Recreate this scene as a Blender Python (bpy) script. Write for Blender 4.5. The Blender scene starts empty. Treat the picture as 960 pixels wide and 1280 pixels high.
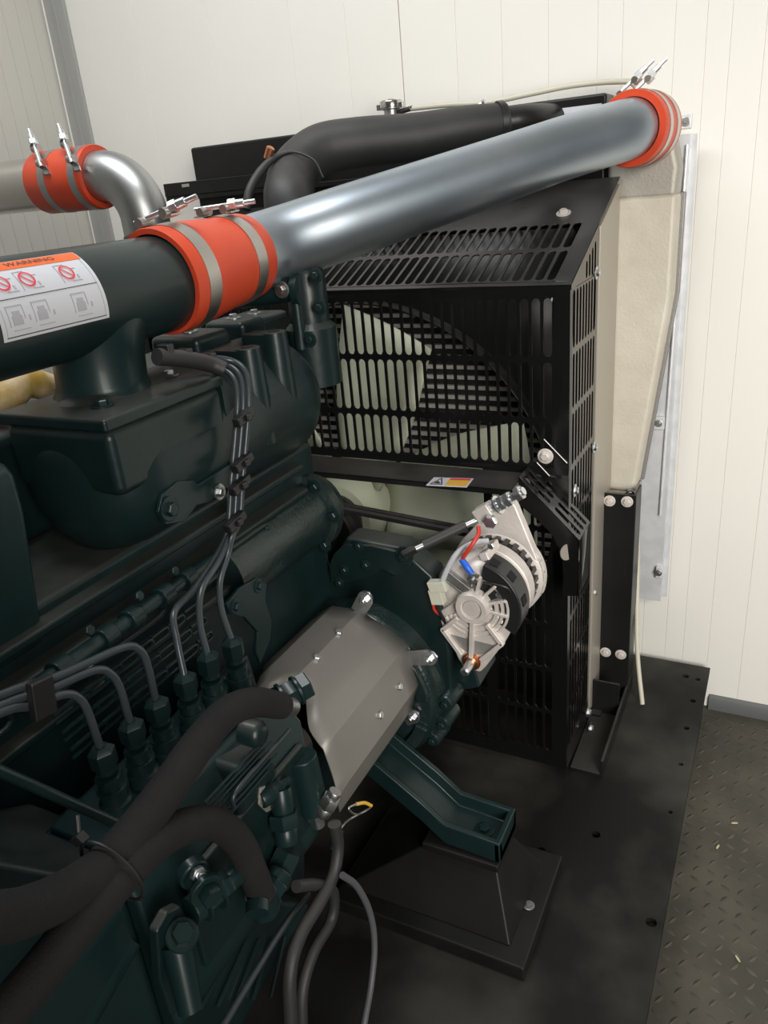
import bpy, bmesh, math, random
from mathutils import Vector, Matrix
random.seed(7)
V = Vector
scene = bpy.context.scene
COL = scene.collection

# ------------------------------------------------------------------ camera
CAM = V((0.0, 0.0, 1.275))
F = 960.0                                    # focal length in pixels of the 960 x 1280 frame
_down = V((210, 2260, 960)).normalized()     # vertical vanishing direction (x right, y down, z forward)
_ex = -V((-1945, -225, 960)).normalized()
_ex = (_ex - _down * _ex.dot(_down)).normalized()
_up = -_down
_ey = _up.cross(_ex)
RM = Matrix((_ex, _ey, _up))                 # camera coordinates -> world
cd = bpy.data.cameras.new('camera')
cd.sensor_fit = 'VERTICAL'; cd.sensor_height = 36.0; cd.lens = 36.0 * F / 1280.0
cd.clip_start = 0.02
cam = bpy.data.objects.new('camera', cd)
right, upv, back = RM @ V((1, 0, 0)), RM @ V((0, -1, 0)), RM @ V((0, 0, -1))
cam.matrix_world = Matrix.Translation(CAM) @ Matrix((right, upv, back)).transposed().to_4x4()
COL.objects.link(cam); scene.camera = cam

# ------------------------------------------------------------------ world, light, exposure
w = bpy.data.worlds.new('world'); scene.world = w; w.use_nodes = True
w.node_tree.nodes['Background'].inputs[0].default_value = (0.80, 0.90, 1.0, 1)
w.node_tree.nodes['Background'].inputs[1].default_value = 0.06

def area(name, loc, target, size, sizey, power, col, spread=180):
    l = bpy.data.lights.new(name, 'AREA'); l.shape = 'RECTANGLE'; l.size = size; l.size_y = sizey
    l.energy = power; l.spread = math.radians(spread); l.color = col
    o = bpy.data.objects.new(name, l); COL.objects.link(o); o.location = loc
    o.rotation_euler = (V(target) - V(loc)).to_track_quat('-Z', 'Y').to_euler()
    return o
area('daylight_from_open_door', (1.30, -0.75, 1.50), (0.05, 1.9, 0.50), 1.0, 1.7, 24, (1.0, 0.965, 0.89), 90)
area('ceiling_lamp', (-1.0, 0.85, 2.62), (-1.0, 1.1, 0.5), 1.3, 0.35, 21, (0.97, 0.985, 1.0))
scene.view_settings.view_transform = 'Standard'
scene.view_settings.look = 'None'
scene.view_settings.gamma = 1.0
scene.view_settings.use_curve_mapping = False
scene.view_settings.exposure = 0.25

# ------------------------------------------------------------------ survey helpers
def ray(px, py): return RM @ V((px - 480.0, py - 640.0, F))
def W(px, py, ax, val):
    d = ray(px, py); i = 'xyz'.index(ax)
    return CAM + d * ((val - CAM[i]) / d[i])
def D(px, py, depth): return CAM + RM @ V(((px - 480) / F, (py - 640) / F, 1)) * depth
def PJ(p):
    c = RM.transposed() @ (V(p) - CAM); return 480 + F * c.x / c.z, 640 + F * c.y / c.z

# ------------------------------------------------------------------ materials
def mat(name, col, rough=0.5, metal=0.0, noise=None, bump=0.0, bscale=200, spec=0.5, coat=0.0, dust=None, aniso=None, ior=None, trans=0, emis=None):
    m = bpy.data.materials.new(name); m.use_nodes = True
    nt = m.node_tree; b = nt.nodes['Principled BSDF']
    b.inputs['Roughness'].default_value = rough; b.inputs['Metallic'].default_value = metal
    b.inputs['Specular IOR Level'].default_value = spec
    b.inputs['Coat Weight'].default_value = coat; b.inputs['Coat Roughness'].default_value = 0.12
    b.inputs['Base Color'].default_value = (*col, 1)
    b.inputs['Transmission Weight'].default_value = trans
    tc = nt.nodes.new('ShaderNodeTexCoord')
    sock = None
    if noise:
        sc, c2, lo, hi = noise
        n = nt.nodes.new('ShaderNodeTexNoise'); n.inputs['Scale'].default_value = sc; n.inputs['Detail'].default_value = 6
        mp = nt.nodes.new('ShaderNodeMapping')
        if aniso: mp.inputs['Scale'].default_value = aniso
        nt.links.new(tc.outputs['Object'], mp.inputs[0]); nt.links.new(mp.outputs[0], n.inputs['Vector'])
        r = nt.nodes.new('ShaderNodeValToRGB'); r.color_ramp.elements[0].position = lo; r.color_ramp.elements[1].position = hi
        r.color_ramp.elements[0].color = (*col, 1); r.color_ramp.elements[1].color = (*c2, 1)
        nt.links.new(n.outputs['Fac'], r.inputs[0]); sock = r.outputs[0]
    if dust:
        # settled dust: lies only on upward faces, patchy
        dcol, amt = dust
        g = nt.nodes.new('ShaderNodeNewGeometry'); s = nt.nodes.new('ShaderNodeSeparateXYZ'); nt.links.new(g.outputs['Normal'], s.inputs[0])
        mr = nt.nodes.new('ShaderNodeMapRange'); mr.inputs['From Min'].default_value = 0.45; mr.inputs['From Max'].default_value = 1.0
        nt.links.new(s.outputs['Z'], mr.inputs['Value'])
        n2 = nt.nodes.new('ShaderNodeTexNoise'); n2.inputs['Scale'].default_value = 14; n2.inputs['Detail'].default_value = 8
        nt.links.new(g.outputs['Position'], n2.inputs['Vector'])
        mu = nt.nodes.new('ShaderNodeMath'); mu.operation = 'MULTIPLY'; nt.links.new(mr.outputs[0], mu.inputs[0]); nt.links.new(n2.outputs['Fac'], mu.inputs[1])
        m2 = nt.nodes.new('ShaderNodeMath'); m2.operation = 'MULTIPLY'; m2.inputs[1].default_value = amt; m2.use_clamp = True; nt.links.new(mu.outputs[0], m2.inputs[0])
        mx = nt.nodes.new('ShaderNodeMix'); mx.data_type = 'RGBA'
        nt.links.new(m2.outputs[0], mx.inputs[0])
        if sock: nt.links.new(sock, mx.inputs[6])
        else: mx.inputs[6].default_value = (*col, 1)
        mx.inputs[7].default_value = (*dcol, 1)
        sock = mx.outputs[2]
        ra = nt.nodes.new('ShaderNodeMapRange'); ra.inputs['To Min'].default_value = rough; ra.inputs['To Max'].default_value = 0.8
        nt.links.new(m2.outputs[0], ra.inputs['Value']); nt.links.new(ra.outputs[0], b.inputs['Roughness'])
    if sock: nt.links.new(sock, b.inputs['Base Color'])
    if bump:
        n = nt.nodes.new('ShaderNodeTexNoise'); n.inputs['Scale'].default_value = bscale; n.inputs['Detail'].default_value = 3
        nt.links.new(tc.outputs['Object'], n.inputs['Vector'])
        bp = nt.nodes.new('ShaderNodeBump'); bp.inputs['Strength'].default_value = bump; bp.inputs['Distance'].default_value = 0.002
        nt.links.new(n.outputs['Fac'], bp.inputs['Height']); nt.links.new(bp.outputs[0], b.inputs['Normal'])
    return m

DUST = (0.16, 0.14, 0.12)
M = {}
M['green'] = mat('green_engine_paint', (0.0043, 0.0125, 0.0132), 0.38, spec=0.34, noise=(9, (0.0075, 0.020, 0.0205), .35, .7), bump=0.12, bscale=90, dust=(DUST, 0.42), coat=0.1)
M['green_clean'] = mat('green_engine_paint_clean', (0.0052, 0.0160, 0.0166), 0.36, spec=0.3, noise=(6, (0.009, 0.024, 0.0245), .35, .7), bump=0.05, bscale=60, coat=0.12)
M['green_rough'] = mat('green_paint_over_casting', (0.0065, 0.0165, 0.016), 0.33, noise=(20, (0.010, 0.022, 0.021), .35, .7), bump=0.55, bscale=150, coat=0.3)
M['blackpc'] = mat('black_powder_coat', (0.008, 0.0083, 0.0086), 0.36, spec=0.32, bump=0.06, bscale=400, noise=(5, (0.013, 0.013, 0.013), .4, .7), dust=((0.12, 0.115, 0.105), 0.55))
M['blackgloss'] = mat('glossy_black_powder_coat', (0.0055, 0.0056, 0.0058), 0.17, spec=0.5, bump=0.015, bscale=60)
M['blackdusty'] = mat('glossy_black_powder_coat_dusty', (0.008, 0.0083, 0.0086), 0.20, spec=0.6, dust=((0.11, 0.105, 0.097), 0.45))
M['blackdull'] = mat('black_dull_paint', (0.006, 0.006, 0.0063), 0.5, spec=0.3, noise=(7, (0.012, 0.0115, 0.011), .4, .75))
M['deck'] = mat('black_worn_deck_paint', (0.0065, 0.0064, 0.0062), 0.55, spec=0.25, noise=(4, (0.044, 0.041, 0.035), .42, .66), bump=0.1, bscale=30)
M['rubber'] = mat('black_rubber', (0.016, 0.0165, 0.018), 0.55, bump=0.15, bscale=300, noise=(8, (0.026, 0.026, 0.027), .4, .7), dust=((0.14, 0.13, 0.115), 0.4))
M['foam'] = mat('black_insulation_sleeve', (0.0135, 0.0130, 0.0138), 0.95, spec=0.2, bump=0.5, bscale=500, noise=(12, (0.018, 0.017, 0.017), .4, .7))
M['plastic'] = mat('black_plastic', (0.012, 0.012, 0.013), 0.38)
M['steel'] = mat('galvanised_steel_tube', (0.37, 0.425, 0.485), 0.38, 1.0, noise=(5, (0.50, 0.555, 0.61), .35, .7), aniso=(1, 1, 1), bump=0.05, bscale=25)
M['stainless'] = mat('polished_stainless', (0.62, 0.60, 0.56), 0.2, 1.0, noise=(3, (0.55, 0.53, 0.50), .3, .7))
M['zinc'] = mat('zinc_plated_steel', (0.66, 0.68, 0.70), 0.34, 1.0)
M['zincdull'] = mat('dull_zinc_steel', (0.42, 0.43, 0.43), 0.4, 1.0)
M['band'] = mat('clamp_band_steel', (0.50, 0.48, 0.45), 0.35, 1.0)
M['castal'] = mat('cast_aluminium', (0.62, 0.57, 0.54), 0.5, 0.40, noise=(40, (0.72, 0.67, 0.64), .3, .7), bump=0.25, bscale=250)
M['castdark'] = mat('grey_cast_aluminium', (0.30, 0.29, 0.28), 0.5, 0.6, bump=0.3, bscale=250)
M['tank'] = mat('sand_cast_aluminium', (0.56, 0.52, 0.44), 0.62, 0.25, noise=(14, (0.64, 0.60, 0.52), .3, .7), bump=0.35, bscale=180)
M['sideplate'] = mat('aluminium_side_plate', (0.42, 0.385, 0.335), 0.45, 0.4)
M['galv'] = mat('galvanised_sheet', (0.66, 0.67, 0.70), 0.4, 0.35, noise=(25, (0.74, 0.75, 0.78), .4, .6))
M['silicone'] = mat('orange_silicone', (0.60, 0.065, 0.022), 0.42, noise=(12, (0.55, 0.055, 0.02), .3, .7))
M['copper'] = mat('copper', (0.72, 0.30, 0.16), 0.35, 1.0)
M['shield'] = mat('grey_primed_sheet', (0.200, 0.188, 0.172), 0.42, 0.25, noise=(4, (0.235, 0.22, 0.20), .3, .75), bump=0.03, bscale=60)
M['fan'] = mat('pale_green_fan_plastic', (0.54, 0.57, 0.44), 0.5, noise=(6, (0.58, 0.60, 0.47), .4, .7))
M['core'] = mat('radiator_core_bar', (0.62, 0.60, 0.57), 0.45, 0.3)
M['coredark'] = mat('radiator_core_fins', (0.012, 0.011, 0.011), 0.7)
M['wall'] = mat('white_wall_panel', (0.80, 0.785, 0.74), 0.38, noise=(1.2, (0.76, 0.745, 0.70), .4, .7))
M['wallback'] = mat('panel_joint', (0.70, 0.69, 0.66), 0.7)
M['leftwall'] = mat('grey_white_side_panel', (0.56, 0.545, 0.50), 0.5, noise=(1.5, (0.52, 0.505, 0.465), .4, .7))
M['trim'] = mat('corner_trim_metal', (0.36, 0.36, 0.345), 0.5)
M['skirt'] = mat('grey_skirting', (0.10, 0.105, 0.11), 0.5)
M['floor'] = mat('chequer_plate', (0.060, 0.056, 0.045), 0.6, 0.2, noise=(6, (0.095, 0.088, 0.070), .42, .62), bump=0.15, bscale=60)
M['overflow'] = mat('cloudy_plastic_hose', (0.55, 0.53, 0.44), 0.4)
M['white'] = mat('white_plastic', (0.55, 0.55, 0.46), 0.5)
M['paper'] = mat('label_white', (0.60, 0.61, 0.66), 0.35)
M['orange'] = mat('label_orange', (0.78, 0.14, 0.03), 0.4)
M['ink'] = mat('label_ink', (0.03, 0.03, 0.035), 0.5)
M['inkgrey'] = mat('label_grey_print', (0.42, 0.42, 0.47), 0.5)
M['signred'] = mat('label_red', (0.70, 0.05, 0.08), 0.45)
M['signyellow'] = mat('label_amber', (0.72, 0.42, 0.06), 0.45)
M['redwire'] = mat('red_wire', (0.50, 0.035, 0.02), 0.4)
M['bluewire'] = mat('blue_sleeve', (0.02, 0.12, 0.62), 0.4)
M['greywire'] = mat('grey_cable', (0.075, 0.075, 0.085), 0.5)
M['clearwire'] = mat('clear_sleeving', (0.45, 0.45, 0.48), 0.35)
M['yellow'] = mat('yellow_wrap', (0.45, 0.29, 0.06), 0.5, noise=(20, (0.62, 0.48, 0.30), .45, .6))
M['maroon'] = mat('maroon_sleeve', (0.20, 0.015, 0.02), 0.5)
M['chip'] = mat('pale_wood_chip', (0.55, 0.47, 0.32), 0.7)
M['hole'] = mat('dark_opening', (0.003, 0.003, 0.003), 0.9)

# ------------------------------------------------------------------ mesh kit
class MB:
    def __init__(s): s.v = []; s.f = []
    def add(s, vs, fs):
        o = len(s.v); s.v += [V(p) for p in vs]; s.f += [tuple(i + o for i in f) for f in fs]; return s
    def box(s, lo, hi):
        x0, y0, z0 = lo; x1, y1, z1 = hi
        return s.add([(x0,y0,z0),(x1,y0,z0),(x1,y1,z0),(x0,y1,z0),(x0,y0,z1),(x1,y0,z1),(x1,y1,z1),(x0,y1,z1)],
                     [(0,3,2,1),(4,5,6,7),(0,1,5,4),(1,2,6,5),(2,3,7,6),(3,0,4,7)])
    def obox(s, c, a, b, d):
        c, a, b, d = V(c), V(a), V(b), V(d)
        vs = [c+i*a+j*b+k*d for k in (-1,1) for i,j in ((-1,-1),(1,-1),(1,1),(-1,1))]
        return s.add(vs, [(0,3,2,1),(4,5,6,7),(0,1,5,4),(1,2,6,5),(2,3,7,6),(3,0,4,7)])
    def prism(s, poly, vec):
        n = len(poly); poly = [V(p) for p in poly]; vec = V(vec)
        vs = poly + [p + vec for p in poly]
        fs = [tuple(range(n))[::-1], tuple(range(n, 2*n))] + [(i, (i+1) % n, (i+1) % n + n, i + n) for i in range(n)]
        return s.add(vs, fs)
    def rings(s, rings, cap=True, close=False):
        n = len(rings[0]); vs = [p for r in rings for p in r]; fs = []
        m = len(rings)
        for k in range(m if close else m - 1):
            a, b = k * n, ((k + 1) % m) * n
            fs += [(a + i, a + (i+1) % n, b + (i+1) % n, b + i) for i in range(n)]
        if cap and not close: fs += [tuple(range(n))[::-1], tuple(range((m-1)*n, m*n))]
        return s.add(vs, fs)
    def lathe(s, p0, axis, prof, n=20, cap=True, ph=0.0):
        axis = V(axis).normalized(); u = axis.orthogonal().normalized() if abs(axis.z) < .9 else V((1,0,0))
        if abs(axis.y) > .95: u = V((1,0,0))
        u = (u - axis * u.dot(axis)).normalized(); v = axis.cross(u)
        return s.rings([[V(p0) + axis*t + (u*math.cos(2*math.pi*i/n+ph) + v*math.sin(2*math.pi*i/n+ph))*r for i in range(n)] for t, r in prof], cap)
    def cyl(s, p0, p1, r0, r1=None, n=16, cap=True):
        d = V(p1) - V(p0); return s.lathe(p0, d, [(0, r0), (d.length, r0 if r1 is None else r1)], n, cap)
    def tube(s, pts, r, n=12, res=6, smooth=True, cap=True):
        pts = [V(p) for p in pts]
        rr = r if isinstance(r, (list, tuple)) else [r] * len(pts)
        P, Rr = [], []
        if smooth and len(pts) > 2:
            for i in range(len(pts) - 1):
                p0 = pts[i-1] if i else pts[0]*2 - pts[1]
                p1, p2 = pts[i], pts[i+1]
                p3 = pts[i+2] if i + 2 < len(pts) else p2*2 - p1
                for k in range(res):
                    t = k / res
                    P.append(0.5*((2*p1) + (p2-p0)*t + (2*p0-5*p1+4*p2-p3)*t*t + (3*p1-p0-3*p2+p3)*t**3)); Rr.append(rr[i]*(1-t)+rr[i+1]*t)
            P.append(pts[-1]); Rr.append(rr[-1])
        else: P, Rr = pts, list(rr)
        tg = [(P[min(i+1, len(P)-1)] - P[max(i-1, 0)]).normalized() for i in range(len(P))]
        u = tg[0].orthogonal().normalized(); R = []
        for p, t, q in zip(P, tg, Rr):
            u = (u - t*u.dot(t)).normalized(); v = t.cross(u)
            R.append([p + (u*math.cos(2*math.pi*i/n) + v*math.sin(2*math.pi*i/n))*q for i in range(n)])
        return s.rings(R, cap)
    def torus(s, c, axis, R, r, n=32, k=8, a0=0.0, a1=2*math.pi):
        axis = V(axis).normalized(); u = axis.orthogonal().normalized()
        if abs(axis.y) > .95: u = V((1,0,0))
        v = axis.cross(u); full = abs(a1-a0) > 6.28
        m = n if full else n + 1
        rings = []
        for i in range(m):
            a = a0 + (a1-a0)*i/n; d = u*math.cos(a) + v*math.sin(a)
            rings.append([V(c) + d*(R + r*math.cos(2*math.pi*j/k)) + axis*(r*math.sin(2*math.pi*j/k)) for j in range(k)])
        return s.rings(rings, not full, full)
    def arc_band(s, c, axis, ra, rb, t0, t1, a0, a1, n=20, ux=None):
        axis = V(axis).normalized(); u = V(ux).normalized() if ux else V((1,0,0)); v = axis.cross(u)
        full = abs(a1 - a0) > 6.28
        m = n if full else n + 1; rings = []
        for i in range(m):
            a = a0 + (a1-a0)*i/n; d = u*math.cos(a) + v*math.sin(a)
            rings.append([V(c)+d*ra+axis*t0, V(c)+d*rb+axis*t0, V(c)+d*rb+axis*t1, V(c)+d*ra+axis*t1])
        return s.rings(rings, not full, full)
    def build(s, name, m, parent=None, bevel=0.0, ang=40, seg=2, solid=None, merge=0.0, recalc=True):
        bm = bmesh.new()
        vs = [bm.verts.new(p) for p in s.v]
        for f in s.f:
            try: bm.faces.new([vs[i] for i in f])
            except ValueError: pass
        if merge: bmesh.ops.remove_doubles(bm, verts=bm.verts, dist=merge)
        if recalc: bmesh.ops.recalc_face_normals(bm, faces=bm.faces)
        return finish(name, bm, m, parent, bevel, ang, seg, solid)

ORG = {}
def finish(name, bm, m, parent=None, bevel=0.0, ang=40, seg=2, solid=None):
    xs = [v.co for v in bm.verts]
    lo = V([min(p[i] for p in xs) for i in range(3)]); hi = V([max(p[i] for p in xs) for i in range(3)])
    c = V(((lo.x+hi.x)/2, (lo.y+hi.y)/2, lo.z))
    for v in bm.verts: v.co -= c
    me = bpy.data.meshes.new(name); bm.to_mesh(me); bm.free()
    me.materials.append(M[m] if isinstance(m, str) else m)
    if ang:
        for p in me.polygons: p.use_smooth = True
        me.set_sharp_from_angle(angle=math.radians(ang))
    o = bpy.data.objects.new(name, me); COL.objects.link(o)
    place(o, c, parent)
    if solid:
        md = o.modifiers.new('thickness', 'SOLIDIFY'); md.thickness = solid[0]; md.offset = solid[1]
    if bevel:
        md = o.modifiers.new('edge', 'BEVEL'); md.width = bevel; md.segments = seg; md.limit_method = 'ANGLE'; md.angle_limit = math.radians(38); md.harden_normals = True
    return o
def place(o, c, parent):
    ORG[o] = V(c)
    if parent: o.parent = parent; o.location = V(c) - ORG[parent]
    else: o.location = c
def tag(o, label=None, cat=None, group=None, kind=None):
    if label: o['label'] = label
    if cat: o['category'] = cat
    if group: o['group'] = group
    if kind: o['kind'] = kind
    return o
def thing(name, label, cat, loc, group=None):
    o = bpy.data.objects.new(name, None); COL.objects.link(o); o.empty_display_size = 0.02
    place(o, V(loc), None); return tag(o, label, cat, group)

# shared small hardware: hex bolt with washer, axis +Z, unit = across-corners radius 1
def _hw(name, washer, stud, socket=False):
    b = MB()
    if washer: b.lathe((0,0,0), (0,0,1), [(0,1.75),(.22,1.75),(.28,1.6)], 20)
    z = .28 if washer else 0
    b.lathe((0,0,z), (0,0,1), [(0,1.0),(.62,1.0),(.75,.82)], 6)
    if stud: b.lathe((0,0,z+.7), (0,0,1), [(0,.55),(.6,.55),(.7,.42)], 12)
    else: b.lathe((0,0,z+.72), (0,0,1), [(0,.62),(.05,.6)], 12)
    bm = bmesh.new(); vs = [bm.verts.new(p) for p in b.v]
    for f in b.f: bm.faces.new([vs[i] for i in f])
    bmesh.ops.recalc_face_normals(bm, faces=bm.faces)
    me = bpy.data.meshes.new(name); bm.to_mesh(me); bm.free()
    return me
_hwcache = {}
def bolt(p, axis, r, parent, m='zinc', washer=True, stud=False, name='bolt', label=None):
    key = (washer, stud, m)
    if key not in _hwcache:
        me = _hw('bolt_mesh', washer, stud); me.materials.append(M[m]); _hwcache[key] = me
    o = bpy.data.objects.new(name, _hwcache[key]); COL.objects.link(o)
    o.rotation_euler = V(axis).to_track_quat('Z', 'Y').to_euler(); o.scale = (r, r, r)
    place(o, V(p), parent)
    if label: o['label'] = label
    return o

# sheet with slots: cell = outer quad (bl,br,tr,tl) + slot rectangle with round ends, all in 2-D
def slot_cell(b, q, hole, mapf, k=4):
    (u0, v0, u1, v1) = hole; r = (u1-u0)/2; cx = (u0+u1)/2
    top = [(cx - r*math.cos(math.pi*i/k/1.0), v1 - r + r*math.sin(math.pi*i/k)) for i in range(k+1)]
    bot = [(cx + r*math.cos(math.pi*i/k), v0 + r - r*math.sin(math.pi*i/k)) for i in range(k+1)]
    vs = [mapf(*p) for p in list(q) + top + bot]
    T, B = 4, 4 + k + 1; h = k // 2; fs = []
    bl, br, tr, tl = 0, 1, 2, 3
    fs.append((bl, B + k, T, tl)[::-1]); fs.append((br, tr, T + k, B)[::-1])
    for i in range(h): fs.append((tl, T + i, T + i + 1))
    fs.append((tl, T + h, tr))
    for i in range(h, k): fs.append((tr, T + i, T + i + 1))
    for i in range(h): fs.append((br, B + i, B + i + 1))
    fs.append((br, B + h, bl))
    for i in range(h, k): fs.append((bl, B + i, B + i + 1))
    b.add(vs, fs)
def quad2(b, u0, v0, u1, v1, mapf): b.add([mapf(u0,v0), mapf(u1,v0), mapf(u1,v1), mapf(u0,v1)], [(0,1,2,3)])
def slot_panel(b, u0, u1, v0, v1, ucols, rows, slotw, mapf):
    """rows: list of (va, vb) slots; ucols: slot centres, sorted; margins are plain sheet."""
    pitch = ucols[1] - ucols[0] if len(ucols) > 1 else slotw * 1.5
    ua, ub = ucols[0] - pitch/2, ucols[-1] + pitch/2
    g = [v0] + [(rows[i][1] + rows[i+1][0]) / 2 for i in range(len(rows)-1)] + [v1]
    for j, (va, vb) in enumerate(rows):
        lo = g[j] if j else va - 0.004; hi = g[j+1] if j + 1 < len(rows) else vb + 0.004
        for c in ucols:
            slot_cell(b, ((c-pitch/2, lo), (c+pitch/2, lo), (c+pitch/2, hi), (c-pitch/2, hi)), (c-slotw/2, va, c+slotw/2, vb), mapf)
    lo, hi = rows[0][0] - 0.004, rows[-1][1] + 0.004
    quad2(b, u0, v0, u1, lo, mapf); quad2(b, u0, hi, u1, v1, mapf)
    quad2(b, u0, lo, ua, hi, mapf); quad2(b, ub, lo, u1, hi, mapf)

def text2d(s, size=1.0):
    cu = bpy.data.curves.new('print', 'FONT'); cu.body = s; cu.size = size; cu.align_x = 'CENTER'; cu.align_y = 'CENTER'; cu.resolution_u = 2
    o = bpy.data.objects.new('print', cu); COL.objects.link(o)
    bpy.context.view_layer.update()
    me = bpy.data.meshes.new_from_object(o.evaluated_get(bpy.context.evaluated_depsgraph_get()))
    vs = [v.co.copy() for v in me.vertices]; fs = [tuple(p.vertices) for p in me.polygons]
    bpy.data.objects.remove(o); bpy.data.curves.remove(cu); bpy.data.meshes.remove(me)
    return vs, fs

# ================================================================== the room
FZ = -0.15                 # floor height (deck top is z = 0)
WY = 1.956                 # back wall plane
WX = -1.995                # left wall plane
b = MB(); b.box((WX-0.1, -3.2, FZ-0.06), (3.0, WY+0.02, FZ))
floor = tag(b.build('floor', 'floor'), kind='structure')
# raised tread marks of the chequer plate: alternating lozenges
b = MB(); ix = 0
pitch = 0.030
for i in range(int(0.62/pitch)):
    for j in range(int(1.75/pitch)):
        x = -0.078 + i*pitch; y = 0.22 + j*pitch
        if y > WY - 0.03: continue
        a = math.radians(58 if (i + j) % 2 else -32)
        d = V((math.cos(a), math.sin(a), 0)) * 0.0125; n = V((-math.sin(a), math.cos(a), 0)) * 0.0042
        c = V((x, y, FZ))
        vs = [c-d, c-d*.3-n, c+d*.3-n, c+d, c+d*.3+n, c-d*.3+n]
        tp = [c-d*.55+V((0,0,.0014)), c+d*.55+V((0,0,.0014))]
        b.add(vs+tp, [(0,1,6),(1,2,7,6),(2,3,7),(3,4,7),(4,5,6,7),(5,0,6)])
tr = b.build('tread_pattern', 'floor', floor, ang=20); tag(tr, 'raised tread marks of the chequer plate', kind='stuff')

b = MB(); b.box((WX-0.1, WY, FZ), (1.8, WY+0.06, 2.7))
wall_back = tag(b.build('wall_back', 'wallback'), kind='structure')
seams = [-1.955, -1.70, -1.45, -1.20, -1.04, -0.895, -0.752, -0.642, -0.534, -0.426, -0.373, -0.267, -0.205, -0.158, -0.094, -0.01, 0.10, 0.21, 0.32, 0.43, 0.6, 0.8, 1.0, 1.25, 1.5, 1.8]
for k, (x0, x1) in enumerate(zip(seams, seams[1:])):
    g0 = 0.0018 if abs(x0+0.895) < .001 else 0.0
    b = MB(); b.box((x0+g0, WY-0.010, FZ+0.002), (x1, WY+0.004, 2.68))
    b.build('panel', 'wall', wall_back, bevel=0.0014, seg=2)
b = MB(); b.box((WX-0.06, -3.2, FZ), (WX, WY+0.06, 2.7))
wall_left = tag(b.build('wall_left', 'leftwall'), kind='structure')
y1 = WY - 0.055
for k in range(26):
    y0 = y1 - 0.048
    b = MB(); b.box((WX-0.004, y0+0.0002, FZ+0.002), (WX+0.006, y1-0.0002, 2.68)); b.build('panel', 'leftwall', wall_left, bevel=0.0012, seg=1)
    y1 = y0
b = MB(); b.prism([(WX, WY-0.058, FZ), (WX+0.014, WY-0.058, FZ), (WX+0.014, WY-0.020, FZ), (WX+0.052, WY-0.020, FZ), (WX+0.052, WY-0.008, FZ), (WX, WY-0.008, FZ)], (0,0,2.85))
tr1 = tag(b.build('trim_1', 'trim', bevel=0.002), kind='structure')
b = MB(); b.box((WX+0.012, WY-0.0615, FZ), (WX+0.0155, WY-0.058, 2.68)); b.build('edge_bead', 'wall', tr1)
b = MB(); b.prism([(0,WY-0.010,FZ),(0,WY-0.020,FZ),(0,WY-0.020,FZ+0.035),(0,WY-0.012,FZ+0.045),(0,WY-0.010,FZ+0.045)], (1.8,0,0))
b.v = [p + V((-0.08,0,0)) for p in b.v]
tag(b.build('baseboard_back', 'skirt'), kind='structure')
# roof over the enclosure and the wall behind the photographer: the daylight enters at the open right side
b = MB(); b.box((WX-0.1, -3.2, 2.7), (1.8, WY+0.06, 2.76)); tag(b.build('ceiling', 'wall'), kind='structure')
b = MB(); b.box((WX-0.1, -3.26, FZ), (1.8, -3.2, 2.7)); tag(b.build('wall_front', 'leftwall'), kind='structure')

# ================================================================== skid deck
DX = -0.083
deck = thing('skid_deck', 'black painted steel skid deck under the engine with drilled holes along its right edge', 'base frame', (-0.9, 0.4, FZ))
b = MB(); b.box((-1.66, -1.2, -0.012), (DX, 1.916, 0.0)); top = b.build('deck_plate', 'deck', deck, ang=30)
holes = [(857,845,.0085),(872,849,.0065),(866,876,.007),(858,910,.007),(851,955,.006),(745,1043,.009),(677,1063,.008),(814,1153,.010),(838,1015,.005)]
cb = MB()
for px, py, r in holes:
    p = W(px, py, 'z', 0); cb.cyl((p.x,p.y,-.05),(p.x,p.y,.05), r, n=16)
bm = bmesh.new(); vs = [bm.verts.new(p - ORG[top]) for p in cb.v]
for f in cb.f: bm.faces.new([vs[i] for i in f])
bmesh.ops.recalc_face_normals(bm, faces=bm.faces)
cme = bpy.data.meshes.new('cut'); bm.to_mesh(cme); bm.free()
co = bpy.data.objects.new('cut', cme); COL.objects.link(co); co.matrix_world = Matrix.Translation(ORG[top])
md = top.modifiers.new('holes', 'BOOLEAN'); md.object = co; md.operation = 'DIFFERENCE'; md.solver = 'EXACT'
bpy.context.view_layer.update()
nm = bpy.data.meshes.new_from_object(top.evaluated_get(bpy.context.evaluated_depsgraph_get()))
top.modifiers.clear(); top.data = nm; bpy.data.objects.remove(co)
for k, (x, wd) in enumerate(((DX-0.008, .05), (-1.65, .05))):
    b = MB()
    s = -1 if k == 0 else 1
    b.prism([(x,-1.2,FZ),(x+s*.07,-1.2,FZ),(x+s*.07,-1.2,FZ+.01),(x+s*.008,-1.2,FZ+.01),(x+s*.008,-1.2,-.022),(x+s*.07,-1.2,-.022),(x+s*.07,-1.2,-.0125),(x,-1.2,-.0125)], (0,3.10,0))
    b.build('side_channel', 'blackdull', deck)
for y in (-.9, .1, 1.0, 1.85):
    b = MB(); b.box((-1.58, y-.03, FZ), (DX-.08, y+.03, -.0125)); b.build('cross_member', 'blackdull', deck)
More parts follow.
